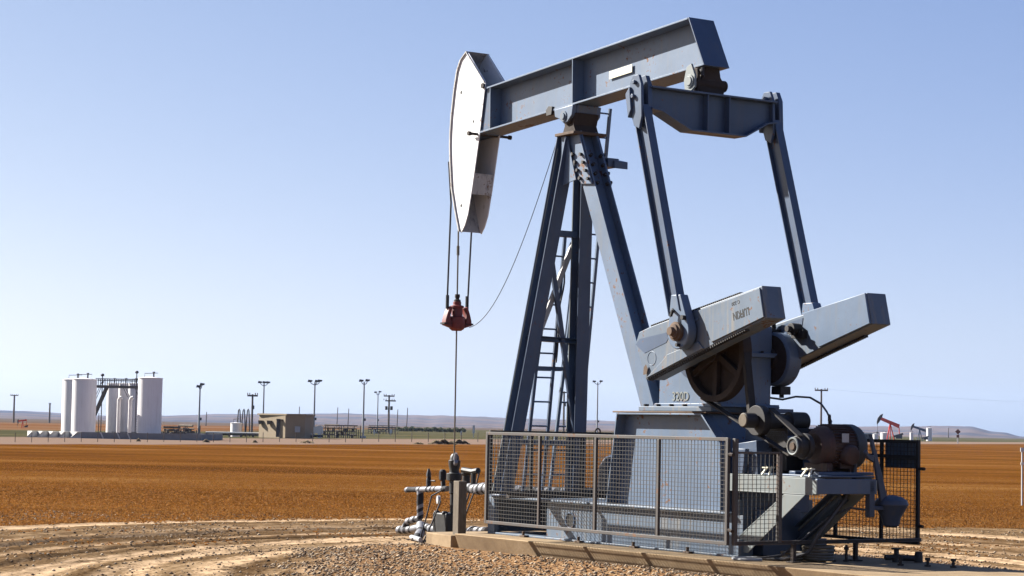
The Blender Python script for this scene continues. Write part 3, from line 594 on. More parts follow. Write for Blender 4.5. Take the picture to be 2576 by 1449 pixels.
# cranks
for s in (-1, 1):
    prof = [(2.73, 2.74), (2.80, 2.885), (3.03, 2.945), (5.14, 3.35), (5.235, 2.98), (4.27, 2.70), (2.96, 2.30)]
    f0, f1 = (-.71, -.99) if s < 0 else (.59, .88)
    b = MB(); b.prism(prof, min(f0, f1), max(f0, f1)); cr = part(b, "crank_arm", 'paint2', bevel=.010)
    face = f1; inner = f0
    b = MB()
    def tooth(p, q, n, h, sgn):
        d = Vector((q[0]-p[0], q[1]-p[1])); L = d.length; d /= L; nn = Vector((-d.y, d.x))*sgn
        for i in range(n):
            c = Vector(p)+d*(L*(i+.5)/n); wv = L/n*.26; pts = [c-d*wv, c+d*wv, c+d*wv+nn*h, c-d*wv+nn*h]; b.prism([tuple(x) for x in pts], min(face-s*.07, face), max(face-s*.07, face)) 
    tooth((3.03, 2.945), (4.75, 3.275), 46, .018, 1); part(b, "rack_teeth", 'darkiron', cr, 0); b = MB(); tooth((2.99, 2.31), (4.27, 2.70), 32, .022, -1); tooth((4.27, 2.70), (4.85, 2.87), 15, .022, -1)
    part(b, "rack_teeth", 'darkiron', cr, 0)
    b = MB(); o0, o1 = min(face, face+s*.022), max(face, face+s*.022)
    b.prism([(4.00, 3.105), (5.12, 3.325), (5.205, 2.99), (4.25, 2.725), (4.16, 2.9)], o0, o1); b.prism([(2.76, 2.42), (2.99, 2.33), (4.1, 2.66), (4.05, 2.76), (3.4, 2.62), (3.28, 2.49)], o0, o1) if False else b.prism([(2.97, 2.315), (4.1, 2.66), (4.0, 2.74), (3.40, 2.60), (3.30, 2.52)], o0, o1)
    part(b, "counterweight", 'paint2', cr, .006)
    b = MB(); q = face+s*.001; b.prism([(2.735, 2.735), (2.82, 2.80), (3.36, 2.865), (3.40, 2.80), (3.36, 2.745), (2.92, 2.625)], min(face-s*.0, face+s*.004), max(face, face+s*.004)); part(b, "slot_shade", 'bluedark', cr, 0)  # flat patch, the recess shade is put into its dark colour
    b = MB(); b.prism([(3.45, 2.74), (3.52, 2.93), (4.0, 3.02), (3.97, 2.99), (3.56, 2.905), (3.49, 2.745)], min(face, face+s*.012), max(face, face+s*.012)); b.torus((3.07, face, 2.56), (0, 1, 0), .085, .006, 20, 4)
    part(b, "cast_ridge", 'paint', cr, .002)
    if s < 0:
        lettering("LUFKIN", .125, 'black', cr, (4.80, face-.0235, 3.045), (R_(90), R_(180-11.5), 0), .001, bold=.003).scale = (.72, 1, 1)
        lettering("C-320", .06, 'black', cr, (4.70, face-.0235, 3.17), (R_(90), R_(180-11.5), 0), .001)
        b = MB(); b.prism([(2.93, 2.36), (3.0, 2.37), (3.02, 2.44), (2.98, 2.49), (2.94, 2.45)], face-.0235, face-.0225); b.prism([(2.93, 2.25), (2.99, 2.27), (2.99, 2.34), (2.94, 2.33)], face-.003, face-.002) if False else None
        part(b, "paint_chip", 'rustlight', cr, 0)
    else:   # inner face seen: pale weight slab with a scalloped end, hub recess shade painted as a dark patch, motorised clamp
        b = MB(); b.prism([(4.02, 3.145), (5.13, 3.345), (5.22, 2.985), (4.32, 2.725), (4.25, 2.80), (4.15, 2.83), (4.12, 2.93), (4.02, 2.98), (4.06, 3.07)], inner-.03, inner-.001); part(b, "counterweight", 'paint', cr, .006)
        b = MB(); b.cyl((3.93, inner-.14, 2.95), (3.93, inner-.002, 2.95), .075, seg=14); b.cyl((3.93, inner-.2, 2.95), (3.93, inner-.1, 2.95), .04, seg=10); b.box(3.86, 4.08, inner-.07, inner-.002, 2.84, 2.94); part(b, "clamp_bolt", 'darkiron', cr, .004)
        b = MB(); b.prism([(3.2, 2.93), (4.0, 3.09), (3.98, 2.97), (3.2, 2.8)], inner-.006, inner-.001); part(b, "slot_shade", 'bluedark', cr, 0)
b = MB(); b.cyl((3.10, -.68, 2.62), (3.10, .68, 2.62), .16, seg=24); part(b, "crankshaft", 'darkiron')

# gearbox
b = MB(); b.prism([(2.42, 2.0), (3.64, 2.0), (3.66, 2.6), (3.66, 2.98), (3.50, 3.06), (2.70, 3.06), (2.44, 2.9)], -.40, .40)
gb = part(b, "gearbox", 'paint', bevel=.025)
b = MB(); b.box(2.34, 3.72, -.46, .46, 2.60, 2.655); b.prism([(2.36, 1.992), (3.74, 1.992), (3.72, 2.03), (2.40, 2.03)], -.44, .46); part(b, "flange", 'paint', gb)
b = MB(); b.box(2.14, 3.62, -.50, .50, 1.932, 1.990); part(b, "base_plate", 'paint2', gb)
b = MB(); 
for u in (2.22, 2.48, 2.75, 3.02): b.bolt((u, -.44, 1.99), (0, 0, 1), .035, .03)
for u in np.linspace(2.4, 3.66, 8): b.bolt((u, -.43, 2.655), (0, 0, 1), .02, .025)
for v in np.linspace(-.35, .4, 5): b.bolt((3.69, v, 2.655), (0, 0, 1), .02, .025)
part(b, "bolt", 'darkiron', gb, 0)
b = MB(); b.lathe((3.14, -.40, 2.62), (0, -1, 0), [(0, .30), (.05, .29), (.06, .20), (.14, .19)], 26); b.lathe((3.55, -.40, 2.60), (0, -1, 0), [(0, .16), (.06, .15)], 20); b.lathe((3.14, .40, 2.62), (0, 1, 0), [(0, .30), (.05, .29), (.06, .20), (.14, .19)], 26); part(b, "bearing_housing", 'bluedark', gb)
lettering("320D", .155, 'ltsteel', gb, (2.88, -.402, 2.11), (R_(90), 0, 0), .006, bold=.002)
b = MB(); b.box(3.62, 3.95, .05, .50, 1.93, 1.98); b.box(3.60, 3.68, .36, .50, 1.98, 2.03); part(b, "foot_bracket", 'bluedark', gb)
# belt wheel and brake drum
b = MB(); wc = (3.74, -.50, 2.62)
b.lathe((wc[0], -.45, wc[2]), (0, -1, 0), [(0, .50), (0, .575), (.13, .575), (.13, .50), (0, .50)], 44, False)
for a in range(6): 
    d = Vector((math.cos(a*math.pi/3+.5), 0, math.sin(a*math.pi/3+.5))); c0 = Vector((wc[0], -.515, wc[2])); b.bar(c0+d*.07, c0+d*.51, .06, .075)
b.lathe((wc[0], -.40, wc[2]), (0, -1, 0), [(0, .09), (.2, .09)], 20); b.lathe((wc[0], -.46, wc[2]), (0, -1, 0), [(0, .50), (.008, .50)], 40)
part(b, "belt_wheel", 'rust', bevel=.003)
b = MB(); b.lathe((3.60, .43, 2.59), (0, 1, 0), [(0, .29), (0, .30), (.02, .33), (.20, .33), (.22, .30)], 40); dr = part(b, "brake_drum", 'paint', bevel=.004)
b = MB(); b.lathe((3.60, .426, 2.59), (0, 1, 0), [(-.05, .06), (-.05, .12), (-.004, .13), (-.004, .292), (.002, .292)], 36); part(b, "drum_face", 'rust', dr, 0)
b = MB(); b.tube([(3.50, .55, 2.97), (3.52, .52, 3.06), (3.6, .5, 3.06)], .03, 8); b.box(3.45, 3.60, .44, .58, 2.88, 2.96); b.box(3.52, 3.70, .50, .66, 2.16, 2.26); b.tube([(3.6, .6, 2.2), (3.6, .6, 2.12)], .03, 8); part(b, "brake_linkage", 'darkiron', dr, .004)

# gearbox pedestal
po = [(1.88, 1.905), (3.62, 1.905), (3.99, 1.56), (4.02, .757), (1.68, .757)]
b = MB()
for s in (-1, 1):
    b.prism(po, min(s*.50, s*.514), max(s*.50, s*.514))
    for i in (0, 1, 2, 4):
        p, q = po[i], po[(i+1) % 5]; d = Vector((q[0]-p[0], q[1]-p[1])).normalized(); nn = Vector((d.y, -d.x))*.02
        b.prism([p, q, (q[0]+nn.x, q[1]+nn.y), (p[0]+nn.x, p[1]+nn.y)], min(s*.514, s*.655), max(s*.514, s*.655))
b.prism([(1.89, 1.90), (3.61, 1.90), (3.61, 1.885), (1.88, 1.885)], -.5, .5); b.prism([(3.605, 1.90), (3.62, 1.90), (4.02, .757), (4.0, .757)], -.5, .5); b.prism([(1.88, 1.89), (1.895, 1.89), (1.70, .757), (1.68, .757)], -.5, .5)
ped = part(b, "gearbox_pedestal", 'paint', bevel=.003)
b = MB(); b.box(1.80, 3.72, -.66, .66, 1.908, 1.928); part(b, "top_plate", 'rustlight', ped)
b = MB(); b.lathe((2.30, .28, 1.25), (1, 0, 0), [(-.75, .30), (-.70, .34), (-.45, .34)], 26); part(b, "fan_guard", 'bluedark', ped) if False else None

# motor support
b = MB()
for s in (-1, 1):
    v = -.60 if s < 0 else .30
    b.prism([(4.0, 1.19), (5.58, 1.19), (5.66, 1.175), (5.66, 1.02), (4.0, 1.02)], min(v, v-s*.016), max(v, v-s*.016)); b.box(4.0, 5.58, min(v, v-s*.12), max(v, v-s*.12), 1.19, 1.205); b.box(4.0, 5.6, min(v, v-s*.10), max(v, v-s*.10), 1.005, 1.02)
    b.prism([(4.32, .30), (4.46, .30), (5.46, 1.0), (5.10, 1.0), (4.32, .50)], min(v, v-s*.014), max(v, v-s*.014)); b.prism([(4.32, .49), (5.10, .99), (5.12, .98), (4.32, .47)], min(v, v-s*.13), max(v, v-s*.13))
ms = part(b, "motor_support", 'ltsteel', bevel=.003)
b = MB(); b.box(5.60, 5.66, -.585, .285, 1.02, 1.19); b.box(4.55, 5.62, -.5, .30, 1.206, 1.225); b.box(4.95, 5.06, -.40, .42, 1.226, 1.262); b.box(5.36, 5.47, -.40, .42, 1.226, 1.262); part(b, "motor_rail", 'bluedark', ms)
b = MB(); b.hbeam((5.16, .20, 1.0), (4.22, .20, .36), (0, 1, 0), .17, .16); part(b, "brace", 'bluedark', ms)
b = MB(); b.box(4.25, 4.44, -.35, .22, .262, .80); b.box(4.22, 4.26, -.5, .5, .75, 1.0); part(b, "end_box", 'bluedark', ms)
b = MB()
for u in (4.72, 5.42):
    for du in (-.07, .07): b.bar((u+du, -.56, 1.205), (u+du*.5, -.50, 1.30), .02, .02)
    b.box(u-.05, u+.05, -.57, -.46, 1.285, 1.30)
part(b, "adjusting_clamp", 'cream', ms, 0)
# electric motor
MOT = MB(); mc = (5.20, 0, 1.545)
MOT.lathe((5.20, -.26, 1.545), (0, 1, 0), [(0, .08), (0, .15), (.04, .205), (.10, .232), (.12, .24), (.46, .24), (.48, .235)], 36); mot = part(MOT, "electric_motor", 'motor', bevel=.004)
b = MB()
for i in range(40):
    a = i*2*math.pi/40
    if abs(math.sin(a)) > .96 and math.sin(a) < 0: continue
    d = Vector((math.cos(a), 0, math.sin(a))); c0 = Vector(mc)+d*.243; b.bar(c0+Vector((0, -.12, 0)), c0+Vector((0, .20, 0)), .008, .036, d.cross(Vector((0, 1, 0))))
part(b, "cooling_fin", 'motor', mot, 0)
b = MB(); b.lathe((5.20, .20, 1.545), (0, 1, 0), [(0, .258), (.0, .264), (.10, .264), (.15, .245), (.18, .19), (.185, .05)], 36); part(b, "fan_cowl", 'motorgrey', mot)
b = MB(); b.lathe((5.34, .06, 1.47), (1, 0, -.12), [(0, .12), (.15, .12), (.18, .10), (.19, .05)], 22); b.box(5.25, 5.40, -.02, .16, 1.3, 1.4); part(b, "junction_box", 'motor', mot)
b = MB(); b.box(5.30, 5.34, .0, .12, 1.72, 1.765) if False else b.prism([(-.06, 1.70), (.04, 1.70), (.04, 1.60), (-.06, 1.60)], 5.462, 5.470, 'x'); part(b, "name_plate", 'fargalv', mot, 0)
b = MB(); b.box(5.00, 5.40, -.22, -.14, 1.262, 1.36); b.box(5.00, 5.40, .12, .20, 1.262, 1.36); part(b, "foot", 'motor', mot)
b = MB(); b.torus((5.2, -.02, 1.865), (.6, 1, 0), .042, .013, 18, 7); b.cyl((5.2, -.02, 1.78), (5.2, -.02, 1.83), .016); part(b, "lifting_eye", 'darkiron', mot, 0)
b = MB(); b.lathe((5.2, -.56, 1.545), (0, 1, 0), [(0, .105), (.04, .108), (.05, .12), (.15, .12)], 28); b.lathe((5.2, -.42, 1.545), (0, 1, 0), [(0, .15), (.06, .15)], 28); pl = part(b, "pulley", 'darkiron', mot, .002)
b = MB(); b.torus((5.2, -.562, 1.545), (0, 1, 0), .092, .012, 28, 6); part(b, "pulley_rim", 'ltsteel', pl, 0)
b = MB(); b.lathe((5.2, -.575, 1.545), (0, 1, 0), [(0, .04), (.03, .055)], 18); part(b, "pulley_hub", 'rustlight', pl, 0)
# jackshaft
b = MB(); b.lathe((4.60, -.50, 1.83), (0, 1, 0), [(0, .10), (.25, .09), (.26, .075), (.36, .07), (.37, .11), (.62, .11), (.66, .06)], 24); b.box(4.40, 4.80, -.30, .1, 1.52, 1.75); b.box(4.2, 4.72, -.25, .0, 1.25, 1.56); js = part(b, "jackshaft", 'darkiron')
b = MB(); b.lathe((4.60, -.62, 1.83), (0, 1, 0), [(0, .15), (.0, .175), (.11, .175), (.11, .1)], 30); part(b, "sheave", 'darkiron', js)
b = MB(); b.lathe((4.60, -.80, 1.83), (0, 1, 0), [(0, .085), (.04, .088), (.16, .088)], 24); q = part(b, "sheave", 'darkiron', js); b = MB(); b.lathe((4.60, -.812, 1.83), (0, 1, 0), [(0, .07), (.01, .078)], 18); part(b, "pulley_hub", 'wood', q, 0)
b = MB(); b.prism([(4.02, 1.55), (4.45, 1.60), (4.50, 1.02), (4.02, 1.02)], -.48, -.20); b.prism([(4.02, 1.72), (4.75, 1.72), (4.85, 1.60), (4.02, 1.60)], -.30, .35); b.prism([(4.1, 1.60), (4.9, 1.60), (4.9, 1.21), (4.1, 1.21)], .0, .35); b.prism([(4.1, 1.5), (4.35, 1.5), (4.3, 1.21), (4.1, 1.21)], -.56, -.50); part(b, "shaft_stand", 'bluedark', bevel=.006)
def belt(p, q, v, wd, th=.02):
    b.bar((p[0], v, p[1]), (q[0], v, q[1]), wd, th)
b = MB(); belt((3.50, 2.09), (5.14, 1.44), -.53, .09, .018); part(b, "drive_belt", 'belt', bevel=0)
b = MB(); belt((4.31, 2.62), (4.44, 1.88), -.54, .10, .05); part(b, "drive_belt", 'belt', bevel=0)
b = MB(); belt((4.75, 1.96), (5.26, 1.66), -.50, .09, .018); part(b, "drive_belt", 'belt', bevel=0)
# lubricating hose and brake lever
b = MB(); b.tube([(3.58, .42, 2.12), (3.62, .6, 2.10), (3.7, .74, 2.14), (3.9, .80, 2.13), (4.2, .72, 2.05), (4.5, .55, 1.95), (4.75, .40, 1.84), (4.95, .2, 1.72), (5.0, .1, 1.66)], .013, 6); part(b, "hose", 'hose', bevel=0)
b = MB(); b.prism([(.215, 1.70), (.24, 1.70), (.47, 1.02), (.47, .93), (.38, .93)], 5.60, 5.64, 'x'); b.prism([(.13, 1.49), (.18, 1.42), (.27, 1.38), (.27, 1.46), (.19, 1.47), (.16, 1.53)], 5.60, 5.645, 'x'); b.box(5.58, 5.66, .19, .27, .76, 1.17); b.box(5.585, 5.655, .24, .45, .84, .885); lv = part(b, "brake_lever", 'navy', bevel=.008)
b = MB(); b.lathe((5.60, .57, .88), (0, 0, 1), [(-.235, .055), (-.22, .09), (-.12, .115), (-.03, .17), (0, .185), (.02, .20), (.07, .18), (.11, .12), (.125, .04)], 26); part(b, "lever_weight", 'navy', lv)

# hoses, coils and small things on the pad
def thing(b, name, mat, label, cat, bevel=0, group=None, **k):
    o = b.build(name, mat, None, bevel, **k); o.location = ORG; o.rotation_euler = (0, 0, RZ); return tag(o, label, cat, group)
b = MB(); b.tube([(5.40, .2, 1.36), (5.42, .15, 1.15), (5.45, .0, .95), (5.40, -.15, .75), (5.35, -.3, .55), (5.25, -.35, .35), (5.0, -.5, .26), (4.7, -.7, .25)], .024, 8); thing(b, "power_cable", 'hose', "thick grey power cable running from the motor down to the pad", "cable")
b = MB(); b.tube([(5.60, .20, .84), (5.5, .05, .86), (5.3, -.1, .75), (5.1, -.3, .50), (4.95, -.5, .30), (4.8, -.85, .25)], .013, 6); thing(b, "hose", 'hose', "thin hose arching from the brake lever bracket to the pad", "hose")
b = MB(); b.torus((4.75, -.80, .255), (0, 0, 1), .19, .018, 24, 6, 1.2, 5.6); thing(b, "hose_loop", 'fargalv', "pale loose hose loop lying on the pad by the near skid end", "hose")
b = MB()
for i in range(5): b.torus((5.10, -.08, .262+i*.034), (.03*math.sin(i), .03*math.cos(i), 1), .165+.006*math.sin(i*2), .018, 28, 6)
thing(b, "cable_coil", 'steel', "grey brown coil of cable stacked on the pad below the motor", "cable coil")
b = MB()
for i in range(3): b.torus((4.92, -.32, .258+i*.034), (.03*math.sin(i), .02, 1), .12, .016, 22, 6)
thing(b, "cable_coil", 'steel', "smaller coil of cable half hidden behind the larger coil", "cable coil")
for k, (u, v, h, lb) in enumerate(((5.2, .05, .16, "rusty anchor bolt behind the cable coil"), (5.24, .22, .19, "taller rusty anchor bolt right of the cable coil"), (6.0, .35, .10, "leftmost short anchor bolt on the bare pad at right"), (6.22, .55, .10, "middle short anchor bolt on the bare pad at right"), (6.45, .72, .10, "rightmost short anchor bolt on the bare pad at right"))):
    b = MB(); b.cyl((u, v, .236), (u, v, .236+h), .016, seg=8); b.bolt((u, v, .236+h*.7), (0, 0, 1), .03, .03); b.bolt((u, v, .236), (0, 0, 1), .035, .02); thing(b, "anchor_bolt", 'rust', lb, "anchor bolt", group="anchor bolts in the concrete pad")
b = MB(); b.tube([(5.45, .62, .29), (5.5, .75, .29), (5.6, .95, .28)], .035, 8); b.lathe((5.5, .75, .24), (0, 0, 1), [(0, .05), (.08, .05), (.09, .03), (.14, .03), (.145, .06), (.16, .06)], 12); b.lathe((5.62, .98, .24), (0, 0, 1), [(0, .05), (.06, .05), (.12, .04)], 12); thing(b, "pipe_valve", 'darkiron', "small dark pipe valve lying on the pad behind the motor", "valve")

# ------------------------------------------------------------------ guard fence panels
def wires(b, u0, u1, v0, v1, z0, z1, r=.0038, du=.06, dz=.048):
    L = math.hypot(u1-u0, v1-v0); n = int(L/du)
    for i in range(1, n):
        f = i/n; p = (u0+(u1-u0)*f, v0+(v1-v0)*f); b.tube([(p[0], p[1], z0), (p[0], p[1], z1)], r, 4, cap=False)
    n = int((z1-z0)/dz)
    for i in range(1, n): z = z0+(z1-z0)*i/n; b.tube([(u0, v0, z), (u1, v1, z)], r, 4, cap=False)
def fence(label, p0, p1, z0, z1, ups, mat='galv', sub=(), legs=()):
    F = empty("guard_fence", ORG, RZ, label, "fence", "guard fence panels round the pumpjack base")
    (u0, v0), (u1, v1) = p0, p1; d = Vector((u1-u0, v1-v0, 0)).normalized(); s = (d.y, -d.x, 0)
    b = MB()
    for z in (z0, z1): b.bar((u0, v0, z), (u1, v1, z), .036, .040, s)
    for (u, v) in (p0, p1): b.bar((u, v, z0-.02), (u, v, z1+.02), .04, .045, s)
    b.build("frame", M[mat], F, .004)
    for f in ups: b = MB(); x, y = u0+(u1-u0)*f, v0+(v1-v0)*f; b.bar((x, y, z0+.02), (x, y, z1-.02), .035, .04, s); b.build("upright", M[mat], F, .003)
    for (x, y) in legs: b = MB(); b.bar((x, y, .235), (x, y, z0), .045, .045, s); b.box(x-.06, x+.06, y-.06, y+.06, .236, .25); b.build("leg", M['rust'], F, .003)
    b = MB()
    for (a0, a1, y0, y1) in (sub or ((0, 1, z0+.02, z1-.02),)):
        wires(b, u0+(u1-u0)*a0, u0+(u1-u0)*a1, v0+(v1-v0)*a0, v0+(v1-v0)*a1, y0, y1, .0038 if mat == 'galv' else .0040)
    b.build("wire_mesh", M['wire'], F, smooth=False)
    return F
FN = fence("long front wire mesh guard panel before the skid and pedestal", (.19, -1.5), (5.21, -1.5), .46, 1.61, (.247, .492, .745))
b = MB(); b.tube([(5.21, -1.5, 1.45), (5.30, -1.5, 1.44)], .02, 6); b.tube([(5.21, -1.5, .62), (5.30, -1.5, .60)], .02, 6); b.build("hinge", M['rust'], FN)
FT = fence("wire mesh guard panel across the motor end with its low gate", (5.27, -1.44), (5.12, 1.46), .46, .465, (), legs=((5.22, -.55), (5.17, .42)), sub=((0, .24, .48, 1.46),))
b = MB(); b.bar((5.27, -1.44, .46), (5.27, -1.44, 1.62), .05, .05); b.bar((5.235, -.78, .46), (5.235, -.78, 1.46), .05, .05); b.bar((5.27, -1.44, 1.465), (5.235, -.78, 1.465), .025, .025, (0, 0, 1)); b.build("gate_frame", M['galv'], FT, .004)
FF = fence("far wire mesh guard panel seen against the field with a steel plate hung on it", (.19, 1.5), (5.05, 1.5), .42, 1.62, (.25, .5, .70, .87), mat='darkiron', legs=((3.0, 1.5),), sub=((0, 1, .44, 1.60),))
b = MB(); b.bar((3.2, 1.5, 1.46), (5.05, 1.5, 1.43), .035, .04); b.build("cross_rail", M['darkiron'], FF); b = MB(); b.box(4.44, 5.03, 1.535, 1.55, 1.30, 1.60); b.build("steel_plate", M['paint2'], FF, .003)
b = MB(); b.bolt((5.07, 1.5, 1.30), (1, 0, 0), .02, .09); b.bolt((5.05, 1.5, .62), (1, 0, 0), .02, .09); b.build("latch", M['rust'], FF)
FL = fence("wire mesh guard panel crossing behind the front legs above the skid", (.17, -1.44), (.17, 1.46), .84, 1.63, (.22, .5, .8), mat='darkiron')
b = MB(); b.box(.12, .20, -1.16, .62, .765, .83); b.build("support_channel", M['rust'], FL, .003)
b = MB(); b.torus((.17, .26, 1.66), (1, 0, 0), .04, .012, 16, 6); b.build("ring", M['rust'], FL)

# ------------------------------------------------------------------ polished rod and carrier bar
PR = empty("polished_rod", ORG, RZ, "steel polished rod with red carrier bar hanging from the horse head above the wellhead", "polished rod")
b = MB(); b.cyl((-3.13, 0, 1.2), (-3.15, 0, 4.30), .012, seg=8); b.cyl((-3.147, 0, 4.22), (-3.15, 0, 4.36), .022, seg=8); b.cyl((-3.15, 0, 4.3), (-3.155, 0, 5.0), .012, seg=8); b.build("rod", M['steel'], PR)
b = MB(); b.lathe((-3.14, 0, 3.10), (0, 0, 1), [(0, .07), (.03, .11), (.10, .125), (.20, .12), (.22, .085), (.33, .08), (.34, .10), (.37, .10), (.38, .06), (.43, .06)], 20)
cbar = b.build("carrier_bar", M['red'], PR, .003)
for s in (-1, 1):
    b = MB(); b.prism([(s*.10, 3.14), (s*.23, 3.18), (s*.22, 3.26), (s*.19, 3.36), (s*.15, 3.46), (s*.11, 3.44), (s*.14, 3.32), (s*.12, 3.22)], -3.20, -3.08, 'x'); b.build("bridle_socket", M['red'], cbar, .01)
    b = MB(); b.cyl((-3.14, s*.17, 3.42), (-3.14, s*.17, 3.62), .026, seg=8); b.box(-3.2, -3.08, min(s*.12, s*.25), max(s*.12, s*.25), 3.19, 3.215); b.build("cable_socket", M['black'], cbar)
b = MB(); b.lathe((-3.14, 0, 3.53), (0, 0, 1), [(0, .055), (.03, .05), (.035, .03), (.06, .03), (.065, .04), (.11, .038)], 12); b.build("rod_clamp", M['rust'], cbar)
p0, p1 = Vector((-2.98, .12, 3.15)), Vector((-.36, -.1, 5.74)); b = MB()
b.tube([p0+(p1-p0)*t + Vector((0, 0, -1))*1.15*4*t*(1-t)*.42*(1.25-t*.5) for t in np.linspace(0, 1, 26)], .0055, 5); thing(b, "load_cell_cable", 'hose', "thin slack cable from the red carrier bar to the top of the post", "cable")

# ------------------------------------------------------------------ wellhead with wrapped pipes
WH = empty("wellhead", ORG, RZ, "dark wellhead with black and white tape wrapped pipes beside the wooden post", "wellhead")
def wrap(pts, r, name="wrapped_pipe", step=.055, lump=.12):
    pts = [Vector(p) for p in pts]; out = []
    for a, c in zip(pts[:-1], pts[1:]):
        n = max(1, int((c-a).length/step)); out += [a+(c-a)*i/n for i in range(n)]
    out.append(pts[-1]); b = MB(); seq = [(0 if random.random() < .4 else 1) if random.random() < .2 else i % 2 for i in range(len(out))]
    r *= .84; b.tube(out, [r*(1+random.uniform(-lump, lump)*.7) for _ in out], 12, mats=seq, tilt=step*.45); return b.build(name, ['tapewhite', 'tapeblack'], WH, ang=1.2)
b = MB(); b.lathe((-3.12, 0, .05), (0, 0, 1), [(0, .12), (.35, .12), (.36, .055), (.65, .055), (.66, .07), (.84, .07), (.85, .115), (.95, .115), (.96, .075), (1.0, .07), (1.06, .085), (1.14, .09), (1.145, .07), (1.2, .065), (1.24, .035)], 18); b.build("stuffing_box", M['black'], WH, .003)
b = MB(); b.cyl((-3.12, 0, 1.1), (-2.99, -.05, 1.18), .035, .03, 8); b.cyl((-3.04, -.04, 1.2), (-3.0, -.05, 1.30), .032, .02, 8); b.build("lubricator", M['tapewhite'], WH)
b = MB(); b.box(-3.42, -3.02, -.18, .14, .08, .42); b.cyl((-3.35, -.19, .42), (-3.35, -.1, .42), .03, seg=10); b.cyl((-3.12, -.19, .42), (-3.12, -.1, .42), .03, seg=10); b.build("blowout_valve", M['black'], WH, .02)
b = MB(); b.lathe((-3.25, -.16, .61), (-.3, -1, 0), [(0, .06), (.04, .06)], 16); b.build("gauge", M['fargalv'], WH)
wrap([(-4.50, 0, .71), (-4.38, 0, .72), (-4.1, 0, .73), (-3.3, 0, .77)], .052); wrap([(-4.10, 0, .72), (-4.09, 0, .28)], .062); wrap([(-4.09, 0, .30), (-4.2, -.02, .28), (-4.38, -.04, .24), (-4.48, -.05, .12)], .06)
wrap([(-4.62, -.05, .10), (-4.3, -.03, .12), (-3.95, 0, .18), (-3.6, 0, .15), (-3.2, 0, .15)], .075, lump=.2); wrap([(-4.05, 0, .2), (-3.85, -.12, .10), (-3.6, -.35, -.02)], .085); wrap([(-2.95, 0, .80), (-2.7, 0, .80), (-2.5, 0, .79), (-2.15, .02, .82)], .095, lump=.2); wrap([(-2.75, 0, .15), (-2.55, 0, .20), (-2.25, .05, .20)], .07)
wrap([(-3.85, 0, .78), (-3.86, 0, .93)], .045); wrap([(-3.42, 0, .78), (-3.44, 0, .88)], .042); wrap([(-2.2, .05, .82), (-1.6, .3, .80), (-.6, .9, .82), (.4, 1.3, .90), (.9, 1.55, .9)], .075, lump=.25)
b = MB(); b.lathe((-3.86, 0, .93), (0, 0, 1), [(0, .04), (.05, .035), (.12, .015)], 10); b.tube([(-3.86, 0, .87), (-3.70, .02, .87)], .012, 6); b.build("needle_valve", M['black'], WH)
b = MB(); b.lathe((-3.45, 0, .88), (0, 0, 1), [(0, .03), (.02, .055), (.14, .055), (.17, .03)], 10); b.build("needle_valve", M['tapeblack'], WH)
b = MB(); b.lathe((-2.78, 0, .86), (0, 0, 1), [(0, .06), (.12, .06), (.14, .08), (.19, .08)], 12); b.tube([(-2.8, -.05, 1.06), (-2.6, 0, 1.04), (-2.45, 0, 1.06)], .045, 8); b.cyl((-2.58, 0, .84), (-2.58, 0, 1.02), .04, seg=8); b.build("choke_valve", M['black'], WH, .003)
for k, pts in enumerate(([(-3.32, -.1, .74), (-3.42, -.2, .66), (-3.47, -.25, .35), (-3.5, -.35, -.02)], [(-2.42, 0, 1.04), (-2.44, -.05, .8), (-2.62, -.1, .4), (-2.80, -.15, .1)], [(-2.60, 0, 1.0), (-2.64, -.02, .75), (-2.76, -.1, .3), (-2.82, -.1, .08)], [(-3.15, -.2, .6), (-3.2, -.3, .3), (-3.3, -.4, -.02)])):
    b = MB(); b.tube(pts, .012, 6); b.build("small_line", M['hose'], WH)
b = MB(); b.tube([(-3.9, -.25, .03), (-3.2, -.5, .03)], .035, 8); b.build("ground_pipe", M['fargalv'], WH)

b = MB(); b.lathe((-.44, 1.05, .30), (0, 0, 1), [(0, .20), (.05, .26), (.5, .29), (.85, .28), (1.0, .20), (1.06, .08)], 26); b.cyl((-.44, 1.05, 1.34), (-.44, 1.05, 1.46), .03, seg=8); b.box(-.62, -.26, .87, 1.23, .0, .30); thing(b, "vessel", 'navy', "dark round vessel half hidden behind the left edge of the pedestal", "vessel", .004)
b = MB(); b.box(-1.53, -1.38, -.97, -.84, -.1, .94); thing(b, "wooden_post", 'wood', "square weathered wooden post standing between the wellhead and the pad", "post", .008)

# ------------------------------------------------------------------ helpers for the distance
def ground_at(px, D): d = rt2*((px-1288)/FPX) + fwd; return Vector((d.x/d.y*D, D, 0))
def hpx(n, D): return n/FPX*D
def yh(px): return 1073.7 + (px-1288)*.02007
def dist(px, py): return 1.7*FPX/(py-yh(px))
def bgt(o, loc, rz=0): o.location = loc; o.rotation_euler = (0, 0, rz); return o

# light masts
def mast(px, D, top, lab, heads, base=None):
    H = hpx(yh(px)+1.7*FPX/D-top, D); e = empty("light_mast", ground_at(px, D), 0, lab, "light mast", "floodlight masts at the far facility")
    b = MB(); b.cyl((0, 0, 0), (0, 0, H-.15), .13, .085, 8); b.box(-.35, .35, -.35, .35, 0, .25); b.build("pole", M['fargalv'], e)
    b = MB(); 
    for hx, hz in heads: b.tube([(0, 0, H-.5), (hx*.6, 0, H-.35), (hx, 0, H+hz-.1)], .05, 5)
    b.build("arm", M['fargalv'], e)
    for hx, hz in heads: b = MB(); b.prism([(-.28, -.14), (.22, -.10), (.30, .10), (-.2, .16)], -.2, .2); o = b.build("lamp_head", M['farsteel'], e); o.location = (hx, 0, H+hz)
    b = MB(); b.box(.1, .3, -.1, .1, H*.3, H*.3+.3); b.build("speaker", M['farsteel'], e)
    return e
